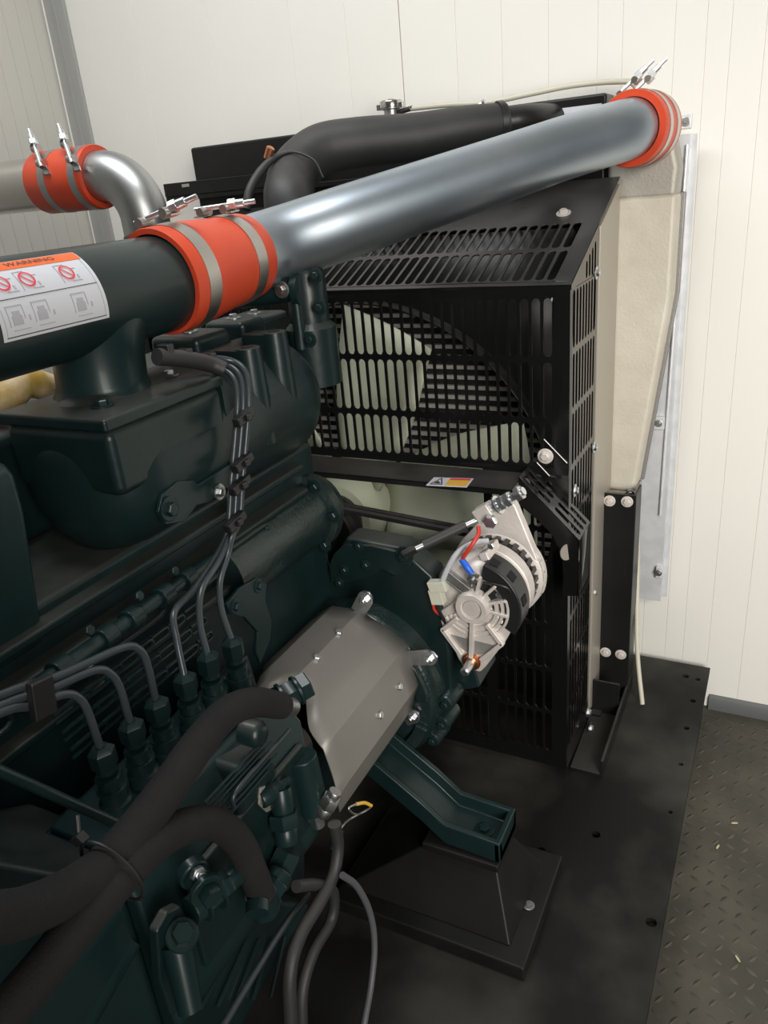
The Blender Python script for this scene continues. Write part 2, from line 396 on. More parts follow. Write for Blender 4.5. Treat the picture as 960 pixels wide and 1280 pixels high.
for px, py, rz in ((918,1030,.3),(897,1060,1.2),(922,1200,2.2)):
    p = W(px, py, 'z', FZ); b = MB(); d = V((math.cos(rz), math.sin(rz), 0))*.007; n = V((-math.sin(rz), math.cos(rz),0))*.0022
    b.prism([p-d-n*.5, p-d*.2-n, p+d-n*.4, p+d+n*.6, p+n, p-d*.8+n*.5], (0,0,.002))
    b.v = [q + V((0,0,.0021)) for q in b.v]
    where = {918: 'pale wood chip lying on the chequer floor, farthest from the camera', 897: 'pale wood chip lying on the chequer floor, nearest the deck edge', 922: 'pale wood chip lying on the chequer floor, nearest the camera'}[px]
    tag(b.build('wood_chip', 'chip'), where, 'debris', 'wood chips on the floor')

# ================================================================== radiator
RX0, RX1 = -1.385, -0.345      # core sides
FCX, FCZ = -0.885, 0.567       # fan centre
GY = 1.377                     # guard front
rad = thing('radiator', 'tall black radiator with header tank standing behind the slotted fan guard', 'radiator', (-0.87, 1.7, 0.0))
# core: dark fin block with pale horizontal bars proud of it
b = MB(); b.box((RX0+.03, 1.70, .06), (RX1-.03, 1.76, 1.20)); b.build('core', 'coredark', rad)
b = MB(); z = .075
while z < 1.185:
    b.box((RX0+.03, 1.690, z), (RX1-.03, 1.702, z+.0092)); z += .0245
cb_ = b.build('core_bars', 'core', rad, ang=0); tag(cb_, 'pale horizontal core bars', kind='stuff')
# shroud plate with round opening (polar ring to rectangle)
b = MB(); n = 64; SR = 0.470; SY = 1.60
ring, outer = [], []
for i in range(n):
    a = 2*math.pi*i/n; c, s = math.cos(a), math.sin(a)
    ring.append(V((FCX + SR*c, SY, FCZ + SR*s)))
    tx = ((RX1-FCX) if c > 0 else (RX0-FCX)) / c if abs(c) > 1e-6 else 1e9
    tz = ((1.168-FCZ) if s > 0 else (.03-FCZ)) / s if abs(s) > 1e-6 else 1e9
    t = min(tx, tz); outer.append(V((FCX + t*c, SY, FCZ + t*s)))
lip = [p + V((0, -.045, 0)) for p in ring]
b.rings([outer, ring, lip], cap=False); b.build('shroud', 'blackpc', rad, solid=(.004, 0))
# header tank
TZ = 1.411
b = MB(); b.box((-1.459, 1.795, 1.235), (-.372, 1.885, TZ)); b.build('header_tank', 'blackpc', rad, bevel=.006)
b = MB(); b.box((-1.545, 1.765, 1.285), (-.372, 1.795, 1.297)); b.box((-1.545, 1.763, 1.297), (-1.06, 1.769, 1.330)); b.build('header_flange', 'blackpc', rad, bevel=.0015)
p = W(232, 232, 'y', 1.762)
b = MB(); b.obox(p, (.012,0,0), (0,.002,0), (0,0,.004)); b.build('flange_slot', 'sideplate', rad, bevel=.001)
b = MB(); b.box((RX0+.02, 1.69, .0), (RX1-.02, 1.80, .06)); b.build('bottom_tank', 'blackpc', rad, bevel=.005)
b = MB(); b.prism([(RX1-.03, 1.595, .02), (RX1-.03, 1.775, .02), (RX1-.03, 1.775, 1.238), (RX1-.03, 1.595, 1.168)], (.040,0,0)); b.build('side_plate', 'sideplate', rad, bevel=.002)
b = MB(); b.prism([(RX0-.010, 1.595, .02), (RX0-.010, 1.775, .02), (RX0-.010, 1.775, 1.238), (RX0-.010, 1.595, 1.168)], (.040,0,0)); b.build('side_plate', 'sideplate', rad, bevel=.002)
# filler neck and cap
p = W(490, 148, 'y', 1.835); p.z = TZ
fn = MB(); fn.lathe(p, (0,0,1), [(0,.024),(.006,.024),(.008,.018),(.026,.018),(.028,.024),(.032,.024)], 24); fn = fn.build('filler_neck', 'zincdull', rad)
cp = MB(); q = p + V((0,0,.030)); cp.lathe(q, (0,0,1), [(0,.026),(.013,.027),(.016,.025),(.016,.010),(.019,.008)], 24)
for s in (-1, 1): cp.obox(q + V((s*.028,0,.004)), (.006,0,0), (0,.010,0), (0,0,.006))
cp = cp.build('filler_cap', 'stainless', fn, bevel=.001)
b = MB(); sp0 = p + V((.02, 0, .020)); b.cyl(sp0, sp0 + V((.035, 0, .004)), .0058, n=10); b.build('overflow_spigot', 'rubber', fn)
# outlet stub where the coolant hose is clamped
ha = W(640, 160, 'y', 1.62); 
# header label
l0, l1 = W(697, 136, 'y', 1.7935), W(752, 129, 'y', 1.7935)
b = MB(); b.box((l0.x, 1.7932, 1.335), (l1.x, 1.7950, l0.z)); lb = b.build('instruction_label', 'paper', rad); lb['label'] = 'small white instruction label'
for k in range(3):
    b = MB(); zz = l0.z - .012 - k*.010; b.box((l0.x+.006, 1.7925, zz-.0018), (l0.x+.006+(.045, .036, .05)[k], 1.7932, zz+.0012)); b.build('printed_line', 'inkgrey', lb)
# legs: bolted black posts both sides
for side, sx in (('r', 1), ('l', -1)):
    xa = (RX1 if sx > 0 else RX0)
    x0, x1 = sorted((xa + sx*.004, xa + sx*.082))
    b = MB(); b.box((x0, 1.700, .0), (x1, 1.706, .572)); b.box((x1-.006 if sx > 0 else x0, 1.706, .0), (x1 if sx > 0 else x0+.006, 1.775, .572)); 
    leg = b.build('leg', 'blackpc', rad, bevel=.0015)
    if sx > 0:
        for px, py in ((762,626),(784,627),(757,815),(776,818)):
            bolt(W(px, py, 'y', 1.700), (0,-1,0), .0078, leg, m='castal')
# long angle rail under the leg
b = MB(); b.prism([(-.336,1.40,0),(-.262,1.40,0),(-.262,1.40,.045),(-.268,1.40,.045),(-.268,1.40,.007),(-.336,1.40,.007)], (0,.37,0)); rail = b.build('foot_rail', 'blackpc', rad, bevel=.001)
b = MB(); b.box((-.335,1.62,.007),(-.27,1.626,.10)); b.box((-.335,1.70-.10,.007),(-.31,1.70,.013)); b.build('gusset', 'blackpc', rad)
for px, py in ((735,890),(738,910)):
    bolt(W(px, py, 'x', -.322), (1,-.2,.1), .0075, rad)
for px, py in ((790,745-0),):
    pass

# ================================================================== charge air tank
cat_ = thing('charge_air_tank', 'sand coloured cast aluminium end tank with tapered side beside the radiator', 'intercooler', (-0.29, 1.82, 0.55))
TY0, TY1 = 1.777, 1.862
HC0 = W(793, 161, 'y', 1.71)
M['headcast'] = mat('grey_sand_cast_aluminium', (0.40, 0.38, 0.34), 0.55, 0.35, bump=0.35, bscale=180)
top_r, mid_r, bot_r = W(846, 242, 'y', TY0), W(838, 372, 'y', TY0), W(793, 615, 'y', TY0)
prof = [(-.362, bot_r.z), (bot_r.x, bot_r.z), (mid_r.x, mid_r.z), (top_r.x, top_r.z), (-.362, top_r.z)]
b = MB(); b.prism([(x, TY0, z) for x, z in prof], (0, TY1-TY0, 0)); b.build('tank_body', 'tank', cat_, bevel=.010, seg=3)
b = MB(); b.prism([(-.352, 1.792, top_r.z-.01), (top_r.x-.002, 1.792, top_r.z-.01), (top_r.x+.001, 1.792, top_r.z+.05), (HC0.x+.058, 1.792, HC0.z+.005), (HC0.x+.035, 1.792, HC0.z+.047), (HC0.x, 1.792, HC0.z+.058), (HC0.x-.04, 1.792, HC0.z+.045), (HC0.x-.062, 1.792, HC0.z), (-.368, 1.792, top_r.z+.03)], (0, .075, 0)); b.build('inlet_head', 'headcast', cat_, bevel=.014, seg=4)
b = MB(); b.prism([(x + (.008 if x > -.35 else 0), TY1-.002, z) for x, z in prof], (0, .012, 0)); b.build('tank_flange', 'castdark', cat_, bevel=.003)
HC = W(793, 161, 'y', 1.71)      # centre of the hose mouth
HAX = V((.16,.987,0))            # hose axis
b = MB(); b.lathe((HC.x+.006, 1.722, HC.z), HAX, [(0,.0545),(.090,.0555)], 32); b.build('inlet_neck', 'castal', cat_)
b = MB(); b.box((-.338, TY0-.006, bot_r.z-.012), (bot_r.x+.004, TY1, bot_r.z)); b.build('mounting_lip', 'sideplate', cat_, bevel=.002)
bolt(W(788,617,'y',1.77), (0,-1,0), .006, cat_)

# ================================================================== galvanised duct flange against the wall
df = thing('duct_flange', 'galvanised vertical duct flange between the charge air tank and the wall', 'duct', (-0.24, 1.89, 0.2))
b = MB(); b.prism([(-.300,1.885,.20),(-.218,1.885,.20),(-.218,1.915,.20),(-.206,1.915,.20),(-.206,1.918,.20),(-.222,1.918,.20),(-.222,1.889,.20),(-.300,1.889,.20)], (0,0,1.12)); b.build('flange_sheet', 'galv', df)
b = MB(); b.cyl((-.231,1.879,.45),(-.221,1.879,1.30), .003, n=8); b.build('folded_edge', 'galv', df)
for px, py, sx_, sy_ in ((857,152,.012,.014),(823,529,.014,.016),(823,716,.007,.016)):
    p = W(px, py, 'y', 1.874); b = MB(); b.box((p.x-sx_, 1.873, p.z-sy_), (p.x+sx_, 1.885, p.z+sy_)); tb = b.build('tab', 'galv', df, bevel=.002)
    bolt((p.x, 1.873, p.z), (0,-1,0), .0052, tb, m='zincdull')

# ================================================================== fan
fan = thing('cooling_fan', 'pale green plastic cooling fan seen through the guard slots', 'fan', (FCX, 1.50, FCZ-.45))
b = MB(); b.lathe((FCX, 1.40, FCZ), (0,1,0), [(0,.085),(.012,.092),(.10,.098),(.11,.09)], 36); b.build('hub', 'fan', fan)
for k in range(6):
    a0 = math.radians(72 - k*60)
    rings = []
    for i in range(9):
        t = i/8; r = .090 + t*.362
        tw = math.radians(26 - 8*t); ch = .15 + .115*math.sin(min(1, t*1.6)*1.45)
        sw = .012*t
        row = []
        for s in range(7):
            u = s/6 - .5
            camb = .018*(1 - 4*u*u)
            tang = u*ch*math.cos(tw) + sw; ax = u*ch*math.sin(tw) + camb
            rr = V((math.cos(a0), 0, math.sin(a0)))*r + V((-math.sin(a0), 0, math.cos(a0)))*tang
            row.append(V((FCX, 1.475, FCZ)) + rr + V((0, ax, 0)))
        rings.append(row)
    b = MB(); vs = [p for r_ in rings for p in r_]; fs = [(i*7+s, i*7+s+1, (i+1)*7+s+1, (i+1)*7+s) for i in range(8) for s in range(6)]
    b.add(vs, fs); b.build('blade', 'fan', fan, solid=(.006, 0))

# ================================================================== fan guard
gd = thing('fan_guard', 'black slotted sheet metal guard boxed around the radiator fan', 'guard', (-0.87, 1.45, 0.02))
GX1 = -0.339; GX0 = -1.405; GZ = 1.089
pitch = .02155; sw_ = .0156
cols = sorted([-.3795 - pitch*i for i in range(45)])
rows = [(.752,.836),(.846,.953),(.962,1.068)]
b = MB(); slot_panel(b, GX0, GX1, .735, GZ, cols, rows, sw_, lambda u, v: V((u, GY, v)))
b.build('front_panel', 'blackgloss', gd, solid=(.003, 0), merge=1e-5, ang=0, bevel=.0006, seg=1)
# slanted top
SL = .39
def slant(u, v): return V((u, GY + v, GZ + SL*v))
b = MB(); slot_panel(b, GX0, GX1, 0, .412, cols, [(.016,.117),(.128,.222)], sw_, slant)
b.build('slanted_panel', 'blackdusty', gd, solid=(.003, 0), merge=1e-5, ang=0, bevel=.0006, seg=1)
bolt(slant(W(703,270,'y',1.63).x, .262) + V((0,0,.002)), (0,-SL,1), .0085, gd, m='castal')
# right side panel, five rows plus the trimmed top row
ycols = [GY + .0215 + .0232*i for i in range(8)]
rws = [(.075+.1125*i, .075+.1125*i+.103) for i in range(9)]
b = MB(); slot_panel(b, GY, 1.592, .02, GZ-.008, ycols, rws, sw_*.98, lambda u, v: V((GX1, u, v)))
mp = lambda u, v: V((GX1, u, v))
for c in ycols:
    h = lambda y: GZ + SL*(y-GY)
    lo, hi = GZ-.008, h(c-.0116)-.012
    q = ((c-.0116, lo), (c+.0116, lo), (c+.0116, h(c+.0116)), (c-.0116, h(c-.0116)))
    if hi - lo > .032: slot_cell(b, q, (c-.007, lo+.004, c+.007, hi), mp)
    else: b.add([mp(*p) for p in q], [(0,1,2,3)])
b.add([mp(*p) for p in ((ycols[-1]+.0116, GZ-.008), (1.592, GZ-.008), (1.592, GZ+SL*.215), (ycols[-1]+.0116, GZ+SL*(ycols[-1]+.0116-GY)))], [(0,1,2,3)])
b.add([mp(*p) for p in ((GY, GZ-.008), (ycols[0]-.0116, GZ-.008), (ycols[0]-.0116, GZ+SL*(ycols[0]-.0116-GY)), (GY, GZ))], [(0,1,2,3)])
b.build('side_panel', 'blackgloss', gd, solid=(.003, 0), merge=1e-5, ang=0, bevel=.0006, seg=1)
b = MB(); b.box((GX0-.002, GY, .02), (GX0, 1.592, GZ)); b.build('side_panel', 'blackgloss', gd)
# lower front panels (the belt opening is left free)
lrows = [(.062+.1115*i, .062+.1115*i+.1035) for i in range(6)]
c2 = [c for c in cols if c > -.505]
b = MB(); slot_panel(b, -.513, GX1, .02, .735, c2, lrows, sw_, lambda u, v: V((u, GY, v))); b.build('lower_panel', 'blackgloss', gd, solid=(.003, 0), merge=1e-5, ang=0, bevel=.0006, seg=1)
c3 = [c for c in cols if -.70 < c < -.515]
b = MB(); slot_panel(b, -.705, -.513, .02, .40, c3, lrows[:3], sw_, lambda u, v: V((u, GY, v))); b.build('lower_panel', 'blackgloss', gd, solid=(.003, 0), merge=1e-5, ang=0, bevel=.0006, seg=1)
# folded shelf above the belt opening, with its warning label
SZ = .733
ysh = W(600, 609, 'z', SZ).y
b = MB(); b.box((GX0, ysh, SZ-.003), (-.425, GY, SZ)); b.box((GX0, ysh, SZ-.012), (-.425, ysh+.003, SZ)); b.build('belt_shelf', 'blackpc', gd, bevel=.001)
la = [W(x, y, 'z', SZ+.0006) for x, y in ((532.5,606.5),(583.5,609),(592,598),(542.5,596.5))]
b = MB(); b.prism(la, (0,0,-.0008)); wl = b.build('warning_label', 'paper', gd, ang=0); wl['label'] = 'white and amber hand-injury warning label'
def lq(s, t): return (la[0]*(1-s)+la[1]*s)*(1-t) + (la[3]*(1-s)+la[2]*s)*t + V((0,0,.0002))
b = MB(); b.prism([lq(.44,.08), lq(.96,.08), lq(.96,.72), lq(.44,.72)], (0,0,.0003)); b.build('amber_field', 'signyellow', wl, ang=0)
b = MB(); b.prism([lq(.44,.74), lq(.96,.74), lq(.96,.93), lq(.44,.93)], (0,0,.0003)); b.build('red_header', 'signred', wl, ang=0)
b = MB()
for (s0,t0),(s1,t1) in (((.08,.15),(.22,.9)),((.22,.9),(.36,.15)),((.36,.15),(.08,.15))):
    d = V((s1-s0, t1-t0)).normalized()*.03; nx = (-d[1]*.5, d[0])
    b.prism([lq(s0-nx[0],t0-nx[1]), lq(s1-nx[0],t1-nx[1]), lq(s1+nx[0],t1+nx[1]), lq(s0+nx[0],t0+nx[1])], (0,0,.0003))
b.prism([lq(.15,.25), lq(.3,.25), lq(.27,.4), lq(.2,.55), lq(.16,.4)], (0,0,.0003)); b.build('hazard_triangle', 'ink', wl, ang=0)
for px, py in ((745,341),(742,559),(718,613),(742,740)):
    bolt(W(px, py, 'x', GX1+.001), (1,0,0), .0075, gd, m='zinc')
bolt(W(682,570,'y',GY-.002), (0,-1,0), .0088, gd, m='castal')
for a_, c_ in (((680,549),(709,579)), ((671,578),(687,595))):
    p0, p1 = W(*a_, 'y', GY-.003), W(*c_, 'y', GY-.003)
    b = MB(); b.cyl(p0, p1, .0009, n=6); b.build('crease_highlight', 'castal', gd)  # pale rods painted as the light along a raised fold's edges

# ================================================================== belt guard over the alternator pulley
bgd = thing('belt_guard', 'black slotted belt guard hood above the alternator pulley', 'guard', (-0.36, 1.35, 0.45))
BY0 = 1.318
P0, P1 = W(648, 596, 'y', BY0), W(724, 676, 'y', BY0)
du = (P1 - P0); L = du.length; du = du.normalized()
mpf = lambda u, v: P0 + du*u + V((0, v, 0))
b = MB(); wv = .088
for j, (ua, ub) in enumerate(((0, L*.5), (L*.5, L))):
    cs = [wv*.22, wv*.5, wv*.78]
    for c in cs:
        q = ((c-wv*.14, ua), (c+wv*.14, ua), (c+wv*.14, ub), (c-wv*.14, ub))
        slot_cell(b, q, (c-wv*.075, ua+L*.05, c+wv*.075, ub-L*.03), lambda v, u: mpf(u, v))
    quad2(b, ua, 0, ub, wv*.08, mpf); quad2(b, ua, wv*.92, ub, wv, mpf)
b.build('slotted_hood', 'blackgloss', bgd, solid=(.003, 0), merge=1e-5, ang=0, bevel=.0006, seg=1)
nd = V((du.z, 0, -du.x)); nd = nd if nd.z < 0 else -nd
inner = [W(x, y, 'y', BY0) for x, y in ((648,630),(672,650),(690,668),(698,684),(703,702),(704,722),(703,745))]
face = [P0, P1, W(724,690,'y',BY0), W(722,745,'y',BY0)] + inner[::-1]
b = MB(); b.prism(face, (0,.003,0)); b.build('face_plate', 'blackgloss', bgd)
s0, s1 = W(724,676,'y',BY0), W(722,745,'y',BY0)
b = MB(); b.add([s0, s0+V((0,wv,0)), s1+V((0,wv,0)), s1], [(0,1,2,3)]); b.build('side_flange', 'blackgloss', bgd, solid=(.003, 0))
b = MB(); p = W(708,690,'y',BY0-.001)
b.lathe(p, (.82,-.55,.1), [(0,.016),(.002,.016)], 24); hl = b.build('opening_disc', 'sideplate', bgd)  # pale disc stands in for an opening that shows the pale part behind

# ================================================================== charge air pipe and silicone hoses
MX, MZ, MR = -0.806, 1.172, 0.0665           # intake manifold axis
HC3 = V((HC.x, 1.70, HC.z))
tp = [V((MX+.002, .99, 1.182)), V((MX+.006, 1.06, 1.187)), V((-.770, 1.145, 1.199))]
endb = V((HC.x-.075, 1.605, HC.z-.017))
st = tp[-1]
tp += [st.lerp(endb, t) for t in (.2, .4, .6, .8, .95)] + [V((HC.x-.022, 1.665, HC.z-.005)), V((HC.x-.001, 1.705, HC.z)), V((HC.x+.007, 1.755, HC.z))]
pipe = thing('charge_air_pipe', 'shiny galvanised charge air pipe running diagonally up to the end tank', 'pipe', (tp[0].x, tp[0].y, 1.12))
b = MB(); b.tube(tp, [.0605,.0605,.0605,.060,.0588,.0575,.0562,.0555,.055,.055,.055], n=40, res=8); b.build('pipe_body', 'steel', pipe, ang=60)

def clamp(parent, c, axis, R, screw_dir, tang, bandw=.018, m='band', k=1.0):
    """steel band around the hose with a T-bolt: c on the hose axis, screw_dir where the bolt sits, tang the bolt's direction"""
    axis = V(axis).normalized(); sd = (V(screw_dir) - axis*V(screw_dir).dot(axis)).normalized()
    b = MB(); b.lathe(V(c)-axis*bandw/2, axis, [(0,R-.002),(0,R+.0012),(bandw,R+.0012),(bandw,R-.002)], 48, cap=False)
    bd = b.build('band_clamp', m, parent, ang=40)
    tg = V(tang).normalized(); o = V(c) + sd*(R+.012*k)
    b = MB()
    for s in (-1, 1):
        e = o + tg*s*.017*k - sd*.004; b.cyl(e - axis*bandw*.5, e + axis*bandw*.5, .0065*k, n=12)
        b.obox(e - sd*.006 + tg*s*.004, tg*.007, axis*bandw*.45, sd*.0012)
    b.build('trunnion', 'band', bd)
    b = MB(); b.cyl(o - tg*.03*k, o + tg*.058*k, .0036*k, n=10); b.build('t_bolt', 'zinc', bd)
    b = MB(); b.lathe(o + tg*.020*k, tg, [(0,.0078*k),(.010*k,.0078*k)], 6); b.lathe(o + tg*.030*k, tg, [(0,.0062*k),(.012*k,.006*k)], 12); b.build('nut', 'zinc', bd)
    b = MB(); b.obox(V(c) + (sd*.9 - tg*.42).normalized()*(R+.0025), tg*.014, axis*bandw*.42, sd*.002); b.build('band_end', 'zincdull', bd)
    return bd

hz = thing('silicone_hose', 'large orange silicone hose clamped between the green manifold and the shiny pipe', 'hose', (MX, .96, 1.10), 'orange silicone hose connectors')
ha, hb = V((MX, .872, 1.1745)), V((MX+.006, 1.075, 1.188)); hd = (hb-ha).normalized(); hl_ = (hb-ha).length
b = MB(); b.lathe(ha, hd, [(0,.0672),(0,.0745),(.004,.0755),(hl_*.35,.0745),(hl_*.65,.069),(hl_-.004,.0672),(hl_,.0662),(hl_,.0612)], 48, cap=False); b.build('sleeve', 'silicone', hz, ang=50)
toC = (CAM - ha).normalized()
clamp(hz, ha + hd*.036, hd, .0752, V((-.10,0,1)), V((.9,.35,.28)), bandw=.026, k=1.15)
clamp(hz, ha + hd*.162, hd, .0688, V((-.05,0,1)), V((.9,.35,.05)), bandw=.024, k=1.1)

h2 = thing('silicone_hose', 'orange silicone hose joining the shiny pipe to the sand coloured end tank', 'hose', (HC.x, 1.74, HC.z-.07), 'orange silicone hose connectors')
b = MB(); b.lathe((HC.x-.004, 1.690, HC.z), HAX, [(0,.0554),(0,.0675),(.003,.0685),(.096,.0685),(.099,.0675),(.099,.0556)], 48, cap=False); b.build('sleeve', 'silicone', h2, ang=50)
clamp(h2, (HC.x+.0012, 1.722, HC.z), HAX, .0684, V((-.25,0,1)), V((.75,.12,.62)))
clamp(h2, (HC.x+.0083, 1.766, HC.z), HAX, .0684, V((-.10,0,1)), V((.75,.12,.66)))

# stainless pipe crossing at the far left, with its own hose and elbow
A = D(60, 229, 1.56); SR_ = .050
sp = thing('stainless_pipe', 'polished stainless pipe entering from the left edge behind the manifold', 'pipe', (A.x-.2, A.y, A.z-SR_))
b = MB(); b.tube([V((WX+.012, A.y, A.z)), V((A.x+.02, A.y, A.z))], SR_, n=36); b.build('pipe_body', 'stainless', sp, ang=60)
ex = D(128, 222, 1.52).x
el = thing('exhaust_elbow', 'dull grey steel elbow curving down behind the large orange hose', 'pipe', (ex+.12, A.y, A.z-.25))
pts = [V((ex-.03, A.y, A.z))] + [V((ex+.025+.085*math.sin(t), A.y, A.z-.085*(1-math.cos(t)))) for t in [i*math.pi/16 for i in range(9)]] + [V((ex+.11, A.y, A.z-.16))]
b = MB(); b.tube(pts, .046, n=32, res=3); b.build('elbow_body', 'zincdull', el, ang=60)
h3 = thing('silicone_hose', 'smaller orange silicone hose on the polished stainless pipe at upper left', 'hose', ((A.x+ex)/2, A.y, A.z-.055), 'orange silicone hose connectors')
x0, x1 = D(57, 229, 1.56).x, D(140, 222, 1.52).x
b = MB(); b.lathe((x0, A.y, A.z), (1,0,0), [(0,.0505),(0,.057),(.003,.058),(x1-x0-.003,.058),(x1-x0,.057),(x1-x0,.0465)], 44, cap=False); b.build('sleeve', 'silicone', h3, ang=50)
for t in (.34, .88):
    clamp(h3, (x0+(x1-x0)*t, A.y, A.z), (1,0,0), .0575, V((.0,-.72,.7)), V((-.62,.45,.75)), m='zincdull', k=1.15)

# ================================================================== big coolant hose and its neighbours
ch = thing('coolant_hose', 'thick black rubber coolant hose arching over to the radiator header', 'hose', (-.95, 1.45, 1.2), 'coolant hoses')
hp = [D(362, 262, 1.44), D(362, 236, 1.46), D(372, 210, 1.50), D(402, 187, 1.52), D(450, 178, 1.53), D(520, 171, 1.545), D(585, 159, 1.555), D(632, 153, 1.565)]
hp = [hp[0] + V((0,0,-.10))] + hp
b = MB(); b.tube(hp, [.047]*3+[.047,.047,.046,.044,.040,.036], n=28, res=8); b.build('hose_body', 'rubber', ch, ang=60)
e0, e1 = D(600, 157, 1.56), D(645, 151, 1.568)
b = MB(); dd = (e1-e0).normalized(); b.lathe(D(622,154,1.564), dd, [(0,.038),(0,.0405),(.012,.0405),(.012,.038)], 32, cap=False); bd = b.build('band_clamp', 'plastic', ch)
b = MB(); q = D(596, 133, 1.56); b.cyl(q, q+V((.012,0,.004)), .0035, n=8); b.lathe(q+V((.012,0,.004)), (1,0,.3), [(0,.006),(.006,.006)], 6); b.build('clamp_screw', 'zinc', bd)
e2 = D(760, 135, 1.60)
b = MB(); b.tube([D(628,153.5,1.565), D(660,150,1.572), W(690,149,'y',1.80)], .0300, n=24, res=4); b.build('outlet_stub', 'blackpc', ch, ang=60)
cb2 = thing('cable', 'thin black cable looping up beside the thick rubber coolant hose', 'cable', (-1.0, 1.4, 1.2), 'cables')
b = MB(); b.tube([D(308,262,1.42), D(312,238,1.42), D(326,214,1.43), D(345,196,1.44), D(366,190,1.44), D(392,200,1.43), D(404,222,1.43)], [.008,.008,.008,.006,.0025,.002,.002], n=10, res=6); b.build('sheath', 'rubber', cb2, ang=60)
b = MB(); q = D(334,198,1.44); b.lathe(q, (.5,0,.8), [(0,.007),(.02,.008),(.022,.005)], 12); b.build('copper_lug', 'copper', cb2)

ov = thing('overflow_hose', 'cloudy plastic overflow hose from the radiator cap looping down past the end tank', 'hose', (-.25, 1.8, 0))
o0 = sp0 + V((.03,0,.0035))
pts = [o0] + [W(x, y, 'y', yy) for x, y, yy in ((560,131,1.835),(610,128,1.84),(660,118,1.85),(715,107,1.865),(770,102,1.88))] + [V((-.335,1.890,1.425)), V((-.320,1.892,1.38)), V((-.318,1.892,1.2)), V((-.318,1.88,.9)), V((-.318,1.87,.7)), V((-.300,1.85,.60)), W(796,640,'y',1.83), W(797,700,'y',1.81), W(796,760,'y',1.77), W(797,820,'y',1.73), W(803,880,'y',1.69)]
b = MB(); b.tube(pts, .0058, n=10, res=6); b.build('hose_body', 'overflow', ov, ang=60)

# ================================================================== diesel engine
EX = -0.885
eng = thing('diesel_engine', 'dark green diesel engine with intake manifold along its side', 'engine', (EX, .4, .12))
# block
b = MB(); b.box((-1.12, -.5, .30), (-.735, 1.12, .78)); b.build('block', 'green', eng, bevel=.012)
b = MB(); b.box((-1.07, -.5, .13), (-.72, 1.05, .31)); b.build('sump', 'green', eng, bevel=.02)
b = MB(); b.box((-1.12, -.5, .775), (-.745, 1.12, .86)); b.build('head', 'green', eng, bevel=.008)
# ledges and ribs running along the block side
for z, x, t in ((.845,-.732,.012),(.80,-.728,.010),(.735,-.725,.012)):
    b = MB(); b.box((x-.03, -.4, z-t), (x+.012, 1.05, z)); b.build('side_rib', 'green', eng, bevel=.004)
for k in range(5):
    y = .32 + k*.125
    b = MB()
    b.tube([(-.714,y,.79),(-.714,y+.085,.79),(-.714,y+.092,.782),(-.714,y+.085,.765),(-.714,y,.765)], .004, n=8, res=3); b.build('cast_rib', 'green', eng)
# intake log with domed ends
LX, LZ, LR = -.795, .955, .108
b = MB(); prof = [(0,.028),(.004,.05),(.014,.075),(.03,.094),(.055,.104),(.08,LR),(.44,LR),(.470,.104),(.495,.09),(.512,.066),(.520,.035),(.522,.012)]
b.lathe((LX, .612, LZ), (0,1,0), prof, 48); b.build('intake_log', 'green', eng, ang=60)
FT = 1.054                                  # flange top
corner = W(129, 526, 'z', FT)
fx1, fy0 = corner.x, corner.y
b = MB(); b.box((fx1-.19, fy0, FT-.017), (fx1, fy0+.225, FT)); b.build('plenum_flange', 'green', eng, bevel=.005)
b = MB(); b.box((fx1-.185, fy0+.004, FT-.10), (fx1-.003, fy0+.222, FT-.0165)); b.build('plenum_box', 'green', eng, bevel=.012, seg=3)
b = MB(); b.prism([(fx1-.003, fy0+.222, FT-.017), (fx1-.003, fy0+.222, FT-.10), (LX+.09, fy0+.33, LZ+.03), (LX+.02, fy0+.33, LZ+.105), (fx1-.06, fy0+.222, FT-.01)], (-.05,0,0)); b.build('plenum_shoulder', 'green', eng, bevel=.01)
bolt(W(212, 470, 'z', FT), (0,0,1), .008, eng, m='zinc', label='bare zinc bolt in plenum flange')
bolt(W(128, 508, 'z', FT), (0,0,1), .0085, eng, m='green_clean')
# manifold pipe with its neck dropping into the plenum
b = MB(); b.lathe((MX, -.25, MZ), (0,1,0), [(0,MR),(1.165,MR),(1.17,.0655)], 48); man = b.build('intake_manifold', 'green_clean', eng, ang=60)
NX, NY = W(130, 487, 'z', FT).x, W(130, 487, 'z', FT).y
b = MB(); R_ = []
for t, rx, ry in ((0,.066,.066),(.006,.0615,.0615),(.012,.0595,.0595),(.05,.0585,.060),(.075,.060,.068),(.10,.0625,.085),(.118,.055,.098)):
    sh = max(0, t-.045)*.45
    R_.append([V((NX + (MX-NX)*min(1,t/.09) + rx*math.cos(2*math.pi*i/40), NY + sh*.6 + ry*math.sin(2*math.pi*i/40), FT + t)) for i in range(40)])
b.rings(R_); b.build('manifold_neck', 'green_clean', eng, ang=60)
